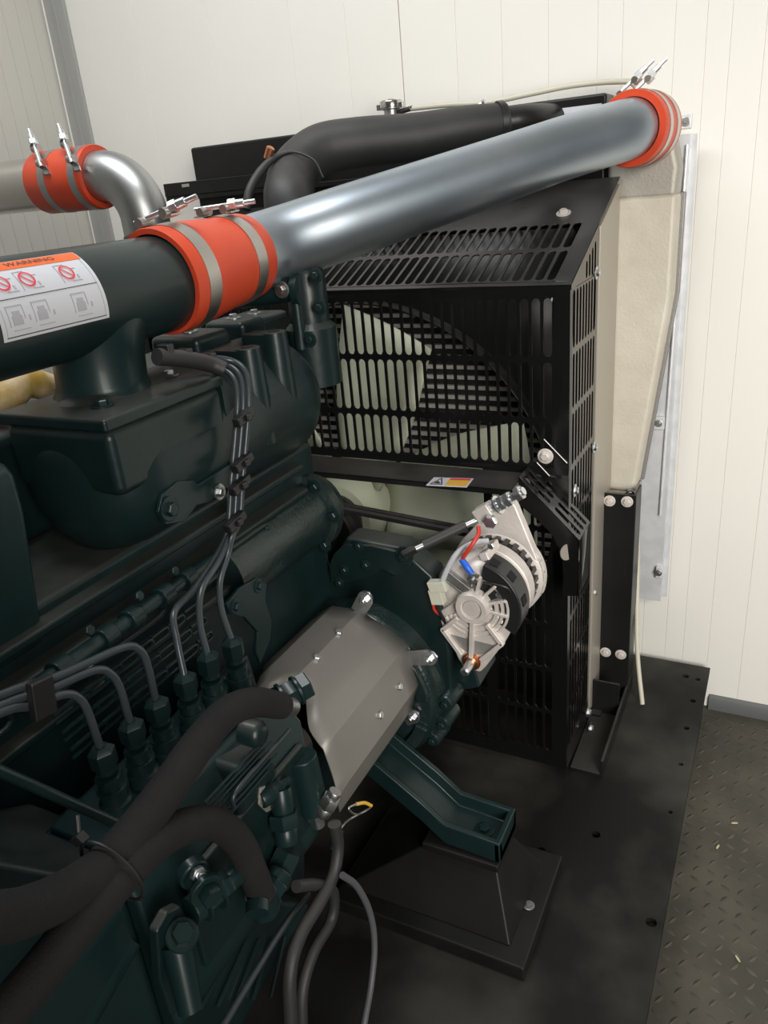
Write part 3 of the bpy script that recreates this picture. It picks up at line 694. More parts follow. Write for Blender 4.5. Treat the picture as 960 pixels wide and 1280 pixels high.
# warning label wrapped on the manifold
A0, A1 = math.radians(10), math.radians(82)       # angle up from +X towards +Z; u along Y
def mcyl(y, a, dr=.0): return V((MX + (MR+.0006+dr)*math.cos(a), y, MZ + (MR+.0006+dr)*math.sin(a)))
ly1 = .706; ly0 = .553
def ang_of(px, py):
    best = None
    for i in range(200):
        a = -.6 + i*.011
        q = PJ(mcyl(ly1, a)); d = (q[1]-py)**2
        if best is None or d < best[0]: best = (d, a)
    return best[1]
def patch(y0, y1_, a0, a1, dr, name, m, parent, n=14):
    b = MB(); vs = []
    for i in range(n+1):
        a = a0 + (a1-a0)*i/n; vs += [mcyl(y0, a, dr), mcyl(y1_, a, dr), mcyl(y1_, a, dr-.0004), mcyl(y0, a, dr-.0004)]
    fs = []
    for i in range(n):
        k = i*4
        for j in range(4): fs.append((k+j, k+(j+1)%4, k+4+(j+1)%4, k+4+j))
    fs += [(0,1,2,3), (n*4+3,n*4+2,n*4+1,n*4)]
    b.add(vs, fs); return b.build(name, m, parent, ang=40)
la1, la0 = 1.154, -0.25
lab = patch(ly0, ly1, la0, la1, 0, 'warning_label', 'paper', man); lab['label'] = 'white and orange pictogram warning label'
def U(s, t): return (ly0 + (ly1-ly0)*s, la0 + (la1-la0)*t)          # s along, t upward
def lpatch(s0, s1, t0, t1, m, name, dr=.0005):
    (ya, aa), (yb, ab) = U(s0, t0), U(s1, t1); return patch(ya, yb, aa, ab, dr, name, m, lab, 8)
lpatch(.012, .988, .835, .985, 'orange', 'orange_header')
for t in (.455,): lpatch(.03, .97, t, t+.008, 'ink', 'rule_line')
lpatch(.03, .97, .035, .045, 'ink', 'rule_line'); lpatch(.962, .966, .04, .83, 'inkgrey', 'rule_line'); lpatch(.034, .038, .04, .83, 'inkgrey', 'rule_line')
vs, fs = text2d('WARNING', 1.0)
b = MB(); b.add([mcyl(*U(.54 + p.x*.092, .91 + p.y*.10), .0011) for p in vs], fs); b.build('warning_text', 'ink', lab, ang=0, recalc=False)
b = MB(); c = (.22, .91)
b.add([mcyl(*U(c[0]+dx, c[1]+dy), .0011) for dx, dy in ((-.035,-.055),(.035,-.055),(0,.06))], [(0,1,2)]); b.build('alert_symbol', 'ink', lab, ang=0, recalc=False)
for s in (.16, .38, .75):
    b = MB(); n = 28; ru, rv = .064, .104
    P_ = []
    for i in range(n):
        a = 2*math.pi*i/n
        P_.append([mcyl(*U(s+k*ru*math.cos(a), .655+k*rv*math.sin(a)), .0012) for k in (.78, 1.0)])
    b.rings(P_, cap=False, close=True) if False else b.add([p for r in P_ for p in r], [(2*i, 2*i+1, 2*((i+1)%n)+1, 2*((i+1)%n)) for i in range(n)])
    b.add([mcyl(*U(s+dx*ru, .655+dy*rv), .0012) for dx, dy in ((-.62,.52),(-.5,.66),(.62,-.52),(.5,-.66))], [(0,1,2,3)])
    b.build('prohibition_mark', 'signred', lab, ang=0, recalc=False)
    for (s0, s1, t0, t1) in ((s-.075, s-.07, .52, .78), (s+.01, s+.105, .53, .54), (s+.06, s+.10, .70, .71), (s+.075, s+.092, .56, .61), (s-.07, s+.02, .775, .785)):
        lpatch(s0, s1, t0, t1, 'inkgrey', 'pictogram_line')
    for (s0, s1, t0, t1) in ((s-.085, s+.05, .37, .385), (s-.085, s-.079, .15, .38), (s+.05, s+.056, .22, .38), (s-.055, s+.03, .16, .27), (s-.042, s+.018, .27, .32), (s+.085, s+.10, .19, .25), (s-.06, s+.08, .10, .11)):
        lpatch(s0, s1, t0, t1, 'inkgrey', 'pictogram_line')

# bosses on the log
for px, py, dz in ((309,434,.15),(342,414,.14)):
    p = W(px, py, 'x', LX+.082)
    b = MB(); b.lathe(p - V((0,0,dz)), (0,0,1), [(0,.026),(dz-.02,.021),(dz,.0195)], 20)
    b.prism([p+V((-.02,-.0195,-dz)), p+V((-.06,-.0195,-dz)), p+V((-.05,-.019,-.002)), p+V((0,-.019,-.002)), p+V((0,-.0195,-dz))], (0,.038,0))
    bs = b.build('boss', 'green', eng, bevel=.002)
    b = MB(); b.lathe(p, (0,0,1), [(0,.0095),(.0006,.0095)], 16); b.build('bore', 'hole', bs)
# rocker covers and lugs in the shadow below the shiny pipe
for px, py, x, sz in ((237,415,-.86,(.05,.045,.05)),(292,398,-.88,(.045,.035,.05)),(318,392,-.92,(.05,.05,.04))):
    p = W(px, py, 'x', x); b = MB(); b.box(p-V((sz[0],sz[1],.12)), p+V((sz[0],sz[1],0))); lu = b.build('rocker_lug', 'green', eng, bevel=.012, seg=3)
    bolt(p, (0,0,1), .008, lu, m='zincdull')
b = MB(); b.box((-1.10,.55,.86),(-.90,1.14,1.02)); b.build('rocker_cover', 'green', eng, bevel=.02, seg=3)
b = MB(); b.box((-1.10,-.3,.86),(-.90,.52,1.02)); b.build('rocker_cover', 'green', eng, bevel=.02, seg=3)
# thermostat housing at the front of the head
p = W(385, 395, 'y', 1.16)
b = MB(); b.lathe((p.x, 1.165, p.z-.12), (0,0,1), [(0,.045),(.10,.045),(.11,.035),(.19,.035),(.20,.03)], 28); th = b.build('thermostat_housing', 'green', eng, ang=40)
b = MB(); b.lathe((p.x+.002, 1.125, p.z-.05), (0,0,1), [(0,.011),(.115,.010)], 12); b.build('housing_post', 'green', th)
b = MB(); q = W(362,362,'y',1.13); b.cyl(q + V((-.09,-.02,-.005)), q + V((.01,.0,0)), .022, .019, n=20); b.lathe(q+V((.01,0,0)), (1,.2,0), [(0,.027),(.012,.027)], 20); b.build('outlet_pipe', 'zincdull' if False else 'green_clean', th)
bolt(q + V((.005,-.03,.004)), (0,-1,0), .008, th, m='zincdull')
for k, (px, py) in enumerate(((395,345),(400,385),(388,425))):
    bolt(W(px,py,'y',1.118), (0,-1,.1), .007, th, m='green_clean')
# flanged pipe cover with raised lettering area, on the block side
wx = -.715
c0, c1 = W(322, 702, 'x', -.70), W(392, 640, 'x', -.70)
b = MB(); b.lathe((-.755, .80, .735), (0,1,0), [(0,.03),(.01,.062),(.27,.064),(.275,.075),(.295,.075),(.30,.066),(.325,.06)], 28); wc = b.build('water_gallery', 'green_rough', eng, ang=50)
for a in (-.9, .1, 1.0): bolt((-.755+.07*math.cos(a), 1.07, .735+.07*math.sin(a)), (0,-1,0), .008, wc, m='green_clean')
# bracket with the big bolt
pb = W(217, 637, 'x', -.675)
b = MB(); b.prism([W(x,y,'x',-.685) for x,y in ((198,640),(203,618),(222,602),(242,600),(248,606),(270,592),(292,578),(296,600),(262,628),(246,632),(232,652),(208,656))], (-.006,0,0)); br = b.build('pipe_bracket', 'green_clean', eng, bevel=.0015)
bolt(pb+V((-.008,0,0)), (1,0,0), .0095, br, m='green_clean'); bolt(W(274,615,'x',-.684), (1,0,0), .0068, br, m='zincdull')
# lifting tab with two bolts
b = MB(); b.prism([W(x,y,'x',-.64) for x,y in ((283,755),(300,735),(322,722),(334,730),(332,750),(340,775),(338,800),(326,830),(320,815),(322,790),(306,772),(288,768))], (-.006,0,0)); tb = b.build('support_tab', 'green_clean', eng, bevel=.0015)
bolt(W(323,732,'x',-.64), (1,0,0), .0062, tb, m='green_clean'); bolt(W(294,758,'x',-.64), (1,0,0), .0062, tb, m='green_clean')
# fuel gallery pipe with saddle clamps
g0, g1 = W(28, 872, 'x', -.66), W(272, 695, 'x', -.69)
gd_ = (g1-g0)
gal = MB(); gal.cyl(g0, g1, .0095, n=14); gal = gal.build('fuel_gallery', 'green_clean', eng)
for t in (.12, .32, .45, .62, .76):
    c = g0.lerp(g1, t); b = MB(); b.cyl(c, c + gd_.normalized()*.022, .0145, n=16); b.build('union', 'green_clean', gal, bevel=.002)
for t in (.28, .52, .72):
    c = g0.lerp(g1, t) + V((.004,0,.024)); bolt(c, (1,.0,.3), .0065, gal, m='green_clean', washer=False)
# ribbed cover below the gallery
for k in range(9):
    t = k/8; c0 = W(66+k*20.5, 895-k*16.2, 'x', -.675); 
    for j in range(3):
        c = c0 + V((.006*j,0,-.022*j)); b = MB()
        b.tube([c, c+V((0,.026,.0)), c+V((0,.030,-.004)), c+V((0,.028,-.010)), c+V((0,.0,-.011))], .0025, n=6, res=3); b.build('cover_rib', 'green_clean', eng)
b = MB(); b.prism([(-.70,.30,.63),(-.675,.30,.64),(-.665,.30,.56),(-.66,.30,.50),(-.70,.30,.50)], (0,.47,0)); b.build('ribbed_cover', 'green', eng, bevel=.004)
# near green box at the left edge (next intake log)
q = W(10, 578, 'y', .50)
b = MB(); b.prism([W(x,y,'y',.50) for x,y in ((-60,560),(8,576),(22,592),(34,640),(46,720),(58,800),(20,830),(-60,830))], (-.0,-.35,0)); b.build('intake_log_end', 'green_clean', eng, bevel=.012, seg=3)
# gear case and the ringed drive housing
GC = W(452, 848, 'y', 1.09)
b = MB(); b.prism([W(x,y,'y',1.10) for x,y in ((402,728),(420,690),(432,672),(500,684),(540,720),(556,770),(562,820),(566,868),(548,905),(520,925),(470,950),(400,960),(350,930),(340,800))], (0,.055,0)); b.build('gear_case', 'green', eng, bevel=.008, seg=3)
RO = (V((GC.x,0,GC.z)) - V((W(552,848,'y',1.09).x,0,W(552,848,'y',1.09).z))).length
b = MB(); b.lathe((GC.x, 1.055, GC.z), (0,1,0), [(0,RO*.70),(0,RO*.90),(.006,RO*.95),(.02,RO*.97),(.05,RO*1.0)], 48); ring = b.build('drive_housing', 'green_rough', eng, ang=50)
for a0, a1 in ((5, 50), (64, 98), (-70, -18)):
    b = MB(); b.arc_band((GC.x, 1.055, GC.z), (0,-1,0), RO*.78, RO*.92, 0, .010, math.radians(a0), math.radians(a1), 14); b.build('rim_segment', 'green_rough', ring, bevel=.003)
for px, py in ((552,905),(540,925),(556,880)):
    p = W(px,py,'y',1.075); b = MB(); b.lathe(p, (0,1,0), [(0,.013),(.004,.016),(.05,.019)], 16); bo = b.build('housing_boss', 'green_rough', ring); bolt(p, (0,-1,0), .0075, bo, m='green_clean')
# tensioner bracket plate
b = MB(); b.prism([W(x,y,'y',1.115) for x,y in ((418,700),(424,686),(436,675),(470,676),(505,684),(517,690),(520,702),(512,711),(500,714),(482,706),(470,716),(440,724),(420,722))], (0,-.022,0)); tbk = b.build('tensioner_bracket', 'green', eng, bevel=.003)
for px, py in ((430,712),(457,706),(448,682),(424,728)): bolt(W(px,py,'y',1.092), (0,-1,0), .006, tbk, m='green_clean')
# crank/fan drive pulleys
b = MB(); b.lathe((FCX+.005, 1.20, FCZ+.005), (0,1,0), [(0,.05),(.10,.055),(.10,.086),(.106,.090),(.112,.081),(.120,.081),(.126,.090),(.132,.081),(.140,.081),(.146,.090),(.152,.088),(.20,.06)], 44); b.build('fan_pulley', 'blackdull', eng, ang=35)
# alternator support arm
b = MB(); b.prism([W(x,y,'y',1.13) for x,y in ((560,790),(572,780),(584,812),(594,840),(600,860),(566,866),(556,840))], (0,.10,0)); b.build('alternator_arm', 'green', eng, bevel=.005)
# mounting foot: channel reaching out and down to the pedestal
fy0_, fy1_ = .952, 1.046
def footmesh():
    xs = [(-.72,.345),(-.60,.315),(-.50,.245),(-.455,.207),(-.35,.200)]
    b = MB(); 
    prof = []
    for x, z in xs:
        prof.append([V((x,fy0_,z)), V((x,fy0_+.012,z)), V((x,fy0_+.016,z-.024)), V((x,fy1_-.016,z-.024)), V((x,fy1_-.012,z)), V((x,fy1_,z)), V((x,fy1_,min(z-.045,.40))), V((x,fy0_,z-.045))])
    b.rings(prof); 
    b.box((-.362,fy0_,.155),(-.35,fy1_,.200))
    return b
mf = footmesh().build('mounting_foot', 'green_clean', eng, bevel=.003)
bolt(W(605,1038,'z',.178), (0,0,1), .0105, mf, m='green_clean')
# lower front flat, oil pan flange edge rod
b = MB(); b.box((-.745,-.4,.42),(-.70,.86,.46)); b.build('pan_rail', 'green', eng, bevel=.004)

# ================================================================== pedestal
pd = thing('engine_pedestal', 'black welded steel pedestal carrying the green mounting foot', 'pedestal', (-.46, .95, 0))
c1 = W(655,1228,'z',0); bx1, by0 = c1.x, c1.y
b = MB(); b.box((-.66, by0, 0.0), (bx1, by0+.26, .032)); b.build('base_plate', 'blackdull', pd, bevel=.004)
b = MB(); b.rings([[V((-.655,by0+.030,.032)),V((-.315,by0+.030,.032)),V((-.315,by0+.23,.032)),V((-.655,by0+.23,.032))],[V((-.50,.955,.138)),V((-.358,.955,.138)),V((-.358,1.04,.138)),V((-.50,1.04,.138))]]); b.build('upright', 'blackdull', pd, bevel=.004)
b = MB(); b.box((-.50,.945,.138),(-.352,1.05,.154)); b.build('top_pad', 'blackdull', pd, bevel=.003)
bolt(W(661,1132,'z',.032), (0,0,1), .006, pd, m='zincdull')

# ================================================================== pump coupling cover
cov = thing('coupling_cover', 'grey folded sheet metal cover bolted over the pump drive coupling', 'cover', (-.63, .95, .30))
CY = 1.052
far = [W(x, y, 'y', CY) for x, y in ((388,778),(398,766),(416,757),(450,763),(486,786),(509,806),(525,853),(516,885))]
far = [V((far[0].x-.012, CY, far[0].z-.05))] + far + [V((far[-1].x-.03, CY, far[-1].z-.05))]
samp = []
for i in range(len(far)-1):
    for k in range(5): samp.append(far[i].lerp(far[i+1], k/5))
samp.append(far[-1])
near_edge = [(300,905),(318,862),(330,838),(341,846),(352,856),(368,858),(381,866),(387,879),(383,890),(382,903),(392,920),(405,938),(412,955),(420,980),(424,1010),(428,1030)]
def near_y(p):
    """where the straight generator through p meets the cut edge of the sheet"""
    best = (1e9, .85)
    for i in range(221):
        y = .58 + .46*i/220; q = PJ((p.x, y, p.z))
        for a, c in zip(near_edge, near_edge[1:]):
            a_, c_ = V(a), V(c); d = c_-a_; t = max(0, min(1, (V(q)-a_).dot(d)/d.dot(d))); e = (V(q)-(a_+d*t)).length
            if e < best[0]: best = (e, y)
    return best[1]
NYs = [near_y(p) for p in samp]
# keep the cut edge smooth from generator to generator
for _ in range(1): NYs = [NYs[0]] + [(NYs[i-1]+2*NYs[i]+NYs[i+1])/4 for i in range(1, len(NYs)-1)] + [NYs[-1]]
b = MB(); n = 7; vs = []
for p, ny in zip(samp, NYs): vs += [V((p.x, CY + (ny-CY)*k/(n-1), p.z)) for k in range(n)]
b.add(vs, [(i*n+k, i*n+k+1, (i+1)*n+k+1, (i+1)*n+k) for i in range(len(samp)-1) for k in range(n-1)])
sheet = b.build('sheet', 'shield', cov, solid=(.0025, -1), ang=14)
def on_sheet(px, py):
    best = (1e9, None, None)
    for p, p2 in zip(samp, samp[1:]):
        for k in range(5):
            s = p.lerp(p2, k/5)
            for i in range(60):
                y = .62 + .43*i/60; q = PJ((s.x, y, s.z)); e = (q[0]-px)**2 + (q[1]-py)**2
                if e < best[0]:
                    nrm = (p2-p).cross(V((0,1,0))).normalized(); best = (e, V((s.x,y,s.z)), nrm)
    _, p, nrm = best
    if nrm.dot(CAM - p) < 0: nrm = -nrm
    return p, nrm
for px, py in ((424,791),(396,823),(498,858),(473,894)):
    p, nrm = on_sheet(px, py); bolt(p + nrm*.0008, nrm, .0066, cov, m='zinc', washer=False)
for (ax_, ay_), (bx_, by_) in (((448,765),(456,749)), ((512,822),(536,823)), ((505,898),(515,896))):
    a_, c_ = W(ax_, ay_, 'y', CY), W(bx_, by_, 'y', CY-.006)
    d = (c_-a_); d.y = 0; L_ = d.length; d = d.normalized(); nn = V((-d.z,0,d.x))
    b = MB(); b.prism([a_-nn*.015, a_+d*L_-nn*.016, a_+d*(L_+.012)-nn*.010, a_+d*(L_+.017), a_+d*(L_+.012)+nn*.010, a_+d*L_+nn*.016, a_+nn*.015], (0,-.004,0)); tb = b.build('fixing_tab', 'zinc', cov, bevel=.001)
    bolt(V((c_.x, CY-.004, c_.z)), (0,-1,0), .0088, tb, m='zinc', stud=True)
# shaft inside
b = MB(); b.cyl((GC.x-.01,.74,GC.z-.01),(GC.x-.01,1.06,GC.z-.01), .03, n=20); b.build('coupling_shaft', 'blackdull', cov)

# ================================================================== fuel injection pump
PX_ = -.585
pump = thing('injection_pump', 'dark green inline fuel injection pump with six delivery valves', 'fuel pump', (PX_, .52, .40))
bases = [(146,1004),(180,968),(210,940),(243,908),(271,886),(302,866)]
tops = [(122,928),(160,896),(193,868),(230,836),(260,808),(288,792)]
bp = [W(x, y, 'x', PX_) for x, y in bases]
zb = sum(p.z for p in bp)/6
py0, py1 = bp[0].y-.06, bp[-1].y+.022
b = MB(); b.prism([(PX_-.06,py0,zb-.012),(PX_+.045,py0,zb-.012),(PX_+.075,py0,zb-.05),(PX_+.08,py0,zb-.24),(PX_+.05,py0,zb-.27),(PX_-.06,py0,zb-.27)], (0,py1-py0,0)); b.build('pump_body', 'green_clean', pump, bevel=.008, seg=3)
b = MB(); b.box((PX_-.05,py0+.01,zb-.013),(PX_+.035,py1-.01,zb-.004)); b.build('valve_deck', 'green_clean', pump, bevel=.003)
b = MB(); b.lathe((PX_+.005, py1, zb-.15), (0,1,0), [(0,.062),(.015,.062),(.02,.045),(.06,.035)], 32); b.build('drive_end', 'blackdull', pump, ang=40)  # black instead of green: shade of the hollow under the cover, as colour
b = MB(); b.box((PX_-.05, py0-.20, zb-.26), (PX_+.07, py0, zb-.03)); b.build('governor', 'green_clean', pump, bevel=.02, seg=3)
vt = []
for k, (bb, tt) in enumerate(zip(bp, tops)):
    top_ = W(*tt, 'x', PX_); ht = (top_ - bb).length; ax = (V((bb.x, bb.y, bb.z+1)) - bb).normalized()
    ax = (top_ - bb).normalized(); ax = V((ax.x, ax.y*.5, ax.z)).normalized()
    r = .0152
    b = MB(); b.lathe(bb - ax*.01, ax, [(0,r*1.15),(.016,r*1.15),(.018,r*.95),(ht*.36,r*.95),(ht*.37,r*1.08),(ht*.42,r*1.08),(ht*.43,r*.85),(ht*.55,r*.82)], 20)
    dv = b.build('delivery_valve', 'green_clean', pump, ang=35)
    b = MB(); b.lathe(bb + ax*ht*.42, ax, [(0,r*.98),(ht*.06,r*.98),(ht*.07,r*.80)], 6); b.lathe(bb + ax*ht*.54, ax, [(0,r*.72),(ht*.09,r*.72)], 16); b.lathe(bb + ax*ht*.62, ax, [(0,r*.88),(.003,r*.94),(ht*.24,r*.94),(ht*.27,r*.80),(ht*.31,r*.5)], 6); b.build('union_nut', 'green_clean', dv, ang=30)
    vt.append(bb + ax*ht*.90)
# side cover with fine fins and studs
b = MB(); b.box((PX_+.076, py0+.05, zb-.20), (PX_+.086, py1-.02, zb-.07)); sc = b.build('side_cover', 'green', pump, bevel=.003)
for k in range(7):
    a_ = W(256+k*3, 1004+k*5, 'x', PX_+.0865); c_ = a_ + V((0,.095+.012*(k%3),0))
    b = MB(); b.cyl(a_, c_, .0016, n=6); b.build('cover_fin', 'green_clean', sc)
q = W(323, 918, 'x', PX_+.09); b = MB(); b.lathe(q, (1,0,0), [(-.02,.016),(0,.016),(.006,.012),(.008,.006)], 24); b.build('round_plug', 'green', pump)
# injection lines
def line(pts, r=.0042, col='zincdull', name='injection_line', parent=pump, n=10, res=7):
    b = MB(); b.tube(pts, r, n=n, res=res); return b.build(name, col, parent, ang=60)
M['linepaint'] = mat('painted_fuel_line', (0.045, 0.055, 0.06), 0.32, 0.3)
LXs = [-.668, -.662, -.656]
for i, k in enumerate((3, 4, 5)):
    o = i*7
    x = LXs[i]
    pth = [vt[k], {3: W(221,800,'x',-.60), 4: W(250,778,'x',-.605), 5: W(277,762,'x',-.61)}[k], {3: W(218,765,'x',-.615), 4: W(252,738,'x',-.62), 5: W(275,728,'x',-.625)}[k],
           {3: W(244,735,'x',-.635), 4: W(272,704,'x',-.635), 5: W(285,694,'x',-.64)}[k], W(279+o*.8,680-i*4,'x',x+.01), W(286+o*.95,650,'x',x), W(289+o,600,'x',x), W(294+o,545,'x',x), W(297+o,500,'x',x-.002), W(293+o,474-o*.6,'x',x-.012), W(276+o*.8,460-o*.7,'x',x-.035), W(246,452-o*.4,'x',x-.06), W(206,446-o*.3,'x',x-.085)]
    line(pth, .0044, 'linepaint')
for i, k in enumerate((0, 1, 2)):
    o = i
    s_ = vt[k]
    pts = [s_] + {0: [W(110,890,'x',-.588), W(98,872,'x',-.59), W(80,868,'x',-.592), W(40,882,'x',-.595), W(-30,905,'x',-.60), V((-.64,.10,.88)), V((-.70,-.02,1.0))],
                  1: [W(150,860,'x',-.588), W(138,842,'x',-.59), W(118,838,'x',-.592), W(60,862,'x',-.598), W(-30,896,'x',-.605), V((-.645,.06,.90)), V((-.70,-.06,1.0))],
                  2: [W(184,830,'x',-.588), W(174,812,'x',-.59), W(152,810,'x',-.594), W(70,846,'x',-.60), W(-30,882,'x',-.61), V((-.65,.02,.92)), V((-.70,-.10,1.0))]}[k]
    line(pts, .0044, 'linepaint')
for px, py, x in ((305,521,-.652),(303,578,-.652),(300,606,-.652),(294,652,-.652)):
    p = W(px, py, 'x', x); b = MB(); b.obox(p, (.006,0,0), (0,.020,.004), (0,-.0015,.0065)); b.obox(p+V((.008,0,0)), (.003,0,0), (0,.006,0), (0,0,.005)); b.build('line_clamp', 'plastic', pump, bevel=.002)
p = W(52, 872, 'x', -.583); b = MB(); b.obox(p, (.005,0,0), (0,.012,-.002), (0,.003,.019)); b.build('line_clamp', 'plastic', pump, bevel=.002)
for px, py in ((262,452),(232,447),(208,442)):
    p = W(px,py,'x',-.70); b = MB(); b.obox(p, (.01,0,0), (0,.006,0), (0,0,.012)); b.build('line_clamp', 'plastic', pump, bevel=.002)
# banjo fittings and valves at the lower front of the pump
def fitting(px, py, x, axis, segs, parent=pump, m='green_clean', name='fitting', n=6):
    p = W(px, py, 'x', x); a = V(axis).normalized(); b = MB(); t = 0
    for kind, l, r in segs:
        b.lathe(p + a*t, a, [(0,r*.93),(l*.12,r),(l*.88,r),(l,r*.93)], 6 if kind == 'h' else 18); t += l
    return b.build(name, m, parent, ang=30)
fitting(237,1085,-.47,(.75,-.3,-.1),[('c',.012,.016),('h',.016,.014),('c',.006,.017),('h',.012,.011)])
fitting(246,1092,-.455,(.8,-.3,.3),[('h',.008,.0085),('c',.006,.005)], m='zinc', name='zinc_nut')
fitting(238,1140,-.47,(.2,.95,-.1),[('c',.012,.015),('c',.003,.019),('h',.016,.016),('c',.003,.019),('h',.014,.015),('c',.025,.011)])
fitting(226,1172,-.46,(.5,-.2,.8),[('c',.012,.016),('h',.010,.0105)], name='hex_plug')
b = MB(); a_, c_ = W(220,1178,'x',-.462), W(238,1262,'x',-.44); b.cyl(a_, c_, .015, .012, n=18); b.build('filter_stem', 'green_clean', pump)
b = MB(); b.prism([W(x,y,'x',-.468) for x,y in ((196,1165),(210,1140),(226,1132),(240,1150),(238,1180),(220,1200),(236,1262),(214,1270),(200,1225))], (-.012,0,0)); b.build('filter_bracket', 'green', pump, bevel=.003)
fitting(333,885,-.505,(.5,.8,.15),[('c',.02,.014),('c',.004,.020),('h',.016,.017),('c',.004,.019),('h',.014,.018)], name='hose_union')
b = MB(); a_, c_ = W(376,945,'x',-.50), W(393,1012,'x',-.49); b.cyl(a_, c_, .0205, .0195, n=24); b.build('damper', 'green_clean', pump, bevel=.002)
a2 = (c_-a_).normalized(); b = MB(); b.lathe(c_, a2, [(0,.013),(.014,.013)], 6); b.lathe(c_+a2*.014, a2, [(0,.009),(.012,.009)], 12); b.build('damper_nut', 'zinc', pump)
fitting(402,1018,-.475,(.45,.35,.85),[('c',.014,.011),('h',.016,.013),('c',.010,.009)], m='zincdull', name='zinc_union')
fitting(350,985,-.49,(.2,-.3,-.9),[('c',.03,.014),('h',.018,.019),('c',.02,.015)])
fitting(362,1062,-.48,(-.2,-.55,-.6),[('h',.03,.018),('c',.014,.020),('h',.022,.016)], name='banjo')
fitting(352,1090,-.475,(-.1,-.9,-.25),[('c',.012,.016),('h',.014,.018),('c',.008,.020)])
fitting(325,1000,-.50,(.3,.9,0),[('c',.02,.012),('h',.012,.010),('c',.012,.006)])
b = MB(); b.prism([W(x,y,'x',-.497) for x,y in ((326,985),(345,978),(352,990),(346,1010),(334,1016),(324,1006))], (-.01,0,0)); b.build('lever_plate', 'shield', pump, bevel=.002)
b = MB(); b.prism([W(x,y,'x',-.50) for x,y in ((300,962),(338,932),(362,1000),(384,1060),(384,1112),(345,1112),(300,1030))], (-.05,0,0)); b.build('feed_pump_body', 'green', pump, bevel=.01, seg=3)
# control rod, edge rod
line([W(-20,955,'x',-.555), W(148,1030,'x',-.535)], .0052, 'green_clean', 'control_rod')
line([W(292,1012,'x',-.493), W(298,985,'x',-.493), W(362,912,'x',-.493)], .0028, 'linepaint', 'leak_off_line')
# lower engine cover plate that fills the bottom-left corner
q0 = [W(x,y,'x',-.545) for x,y in ((-60,1060),(90,1090),(190,1060),(205,1150),(185,1200),(180,1420),(-60,1420))]
b = MB(); b.prism(q0, (-.19,0,0)); b.build('lower_cover', 'green', eng, bevel=.01)
a_, c_ = W(60,1330,'x',-.535), W(152,1170,'x',-.535); b = MB(); b.cyl(a_, c_, .022, n=20); b.build('drain_pipe', 'green_clean', eng)
b = MB(); b.prism([W(x,y,'x',-.55) for x,y in ((190,1120),(300,1120),(390,1130),(300,1290),(280,1420),(180,1420))], (-.19,0,0)); b.build('pump_bracket', 'green', eng, bevel=.008)
for k in range(5):
    a_, c_ = W(250+k*22,1262-k*4,'x',-.546), W(292+k*16,1178-k*2,'x',-.546); b = MB(); b.cyl(a_, c_, .003, n=6); b.build('bracket_rib', 'green_clean', eng)

line([W(196,446,'x',-.70), W(232,449,'x',-.695), W(262,455,'x',-.685), W(280,462,'x',-.672)], .011, 'rubber', 'line_loom')
# ================================================================== hoses and cables
def hose(name, label, cat, pts, r, m, part='sheath', group=None, n=18, res=8):
    t = thing(name, label, cat, (pts[0].x, pts[0].y, min(p.z for p in pts)-.02), group); b = MB(); b.tube(pts, r, n=n, res=res); b.build(part, m, t, ang=60); return t
hA = hose('insulated_hose', 'upper black foam-sleeved hose from the pump union to the left edge', 'hose', [W(352,882,'x',-.475), W(318,878,'x',-.472), W(285,890,'x',-.468), W(252,925,'x',-.462), W(210,985,'x',-.455), W(168,1040,'x',-.450), W(128,1085,'x',-.445), W(80,1118,'x',-.44), W(25,1142,'x',-.435), W(-60,1165,'x',-.43), V((-.43,.08,.89)), V((-.46,-.10,.86)), V((-.56,-.30,.70)), V((-.72,-.42,.50))], [.0155,.0165,.0165,.017]+[.0175]*10, 'foam', group='foam-sleeved hoses')
b = MB(); b.tube([W(352,882,'x',-.475), W(364,884,'x',-.477)], .012, n=16, smooth=False); b.build('hose_tail', 'zincdull', hA)
hB = hose('insulated_hose', 'lower black foam-sleeved hose arching over and back down to the left corner', 'hose', [W(328,1122,'x',-.455), W(316,1090,'x',-.452), W(300,1055,'x',-.450), W(278,1034,'x',-.448), W(250,1028,'x',-.445), W(215,1040,'x',-.442), W(178,1068,'x',-.438), W(140,1108,'x',-.434), W(95,1160,'x',-.43), W(45,1222,'x',-.425), W(-30,1310,'x',-.42), V((-.42,.06,.77)), V((-.47,-.10,.66)), V((-.60,-.25,.50)), V((-.72,-.30,.42))], .0160, 'foam', group='foam-sleeved hoses')
b = MB(); a_, c_ = W(326,1118,'x',-.455), W(331,1136,'x',-.456); b.tube([a_, c_], .0175, n=18, smooth=False); q=W(322,1128,'x',-.448); b.lathe(q, (.5,-.8,-.3), [(0,.013),(.012,.013)], 18); b.build('hose_end', 'green_clean', hB)
tie = thing('cable_tie', 'thin black cable tie binding the two foam-sleeved hoses', 'cable tie', W(140,1095,'x',-.43))
cA, cB = W(132,1081,'x',-.445), W(150,1099,'x',-.435)
b = MB(); ax = (W(100,1120,'x',-.44)-W(160,1060,'x',-.445)).normalized(); m_ = cA.lerp(cB,.45); u_ = (cB-cA).normalized(); v_ = ax.cross(u_).normalized()
ringp = [m_ + u_*.0325*math.cos(t) + v_*.0205*math.sin(t) for t in [2*math.pi*i/28 for i in range(29)]]
b.tube(ringp, .0016, n=6, smooth=False); b.build('strap', 'plastic', tie)
b = MB(); q = m_ - u_*.038; b.obox(q, ax*.004, u_*.004, v_*.005); b.cyl(q, q - u_*.016 - ax*.01 + v_*.004, .0018, n=6); b.build('tie_head', 'plastic', tie)

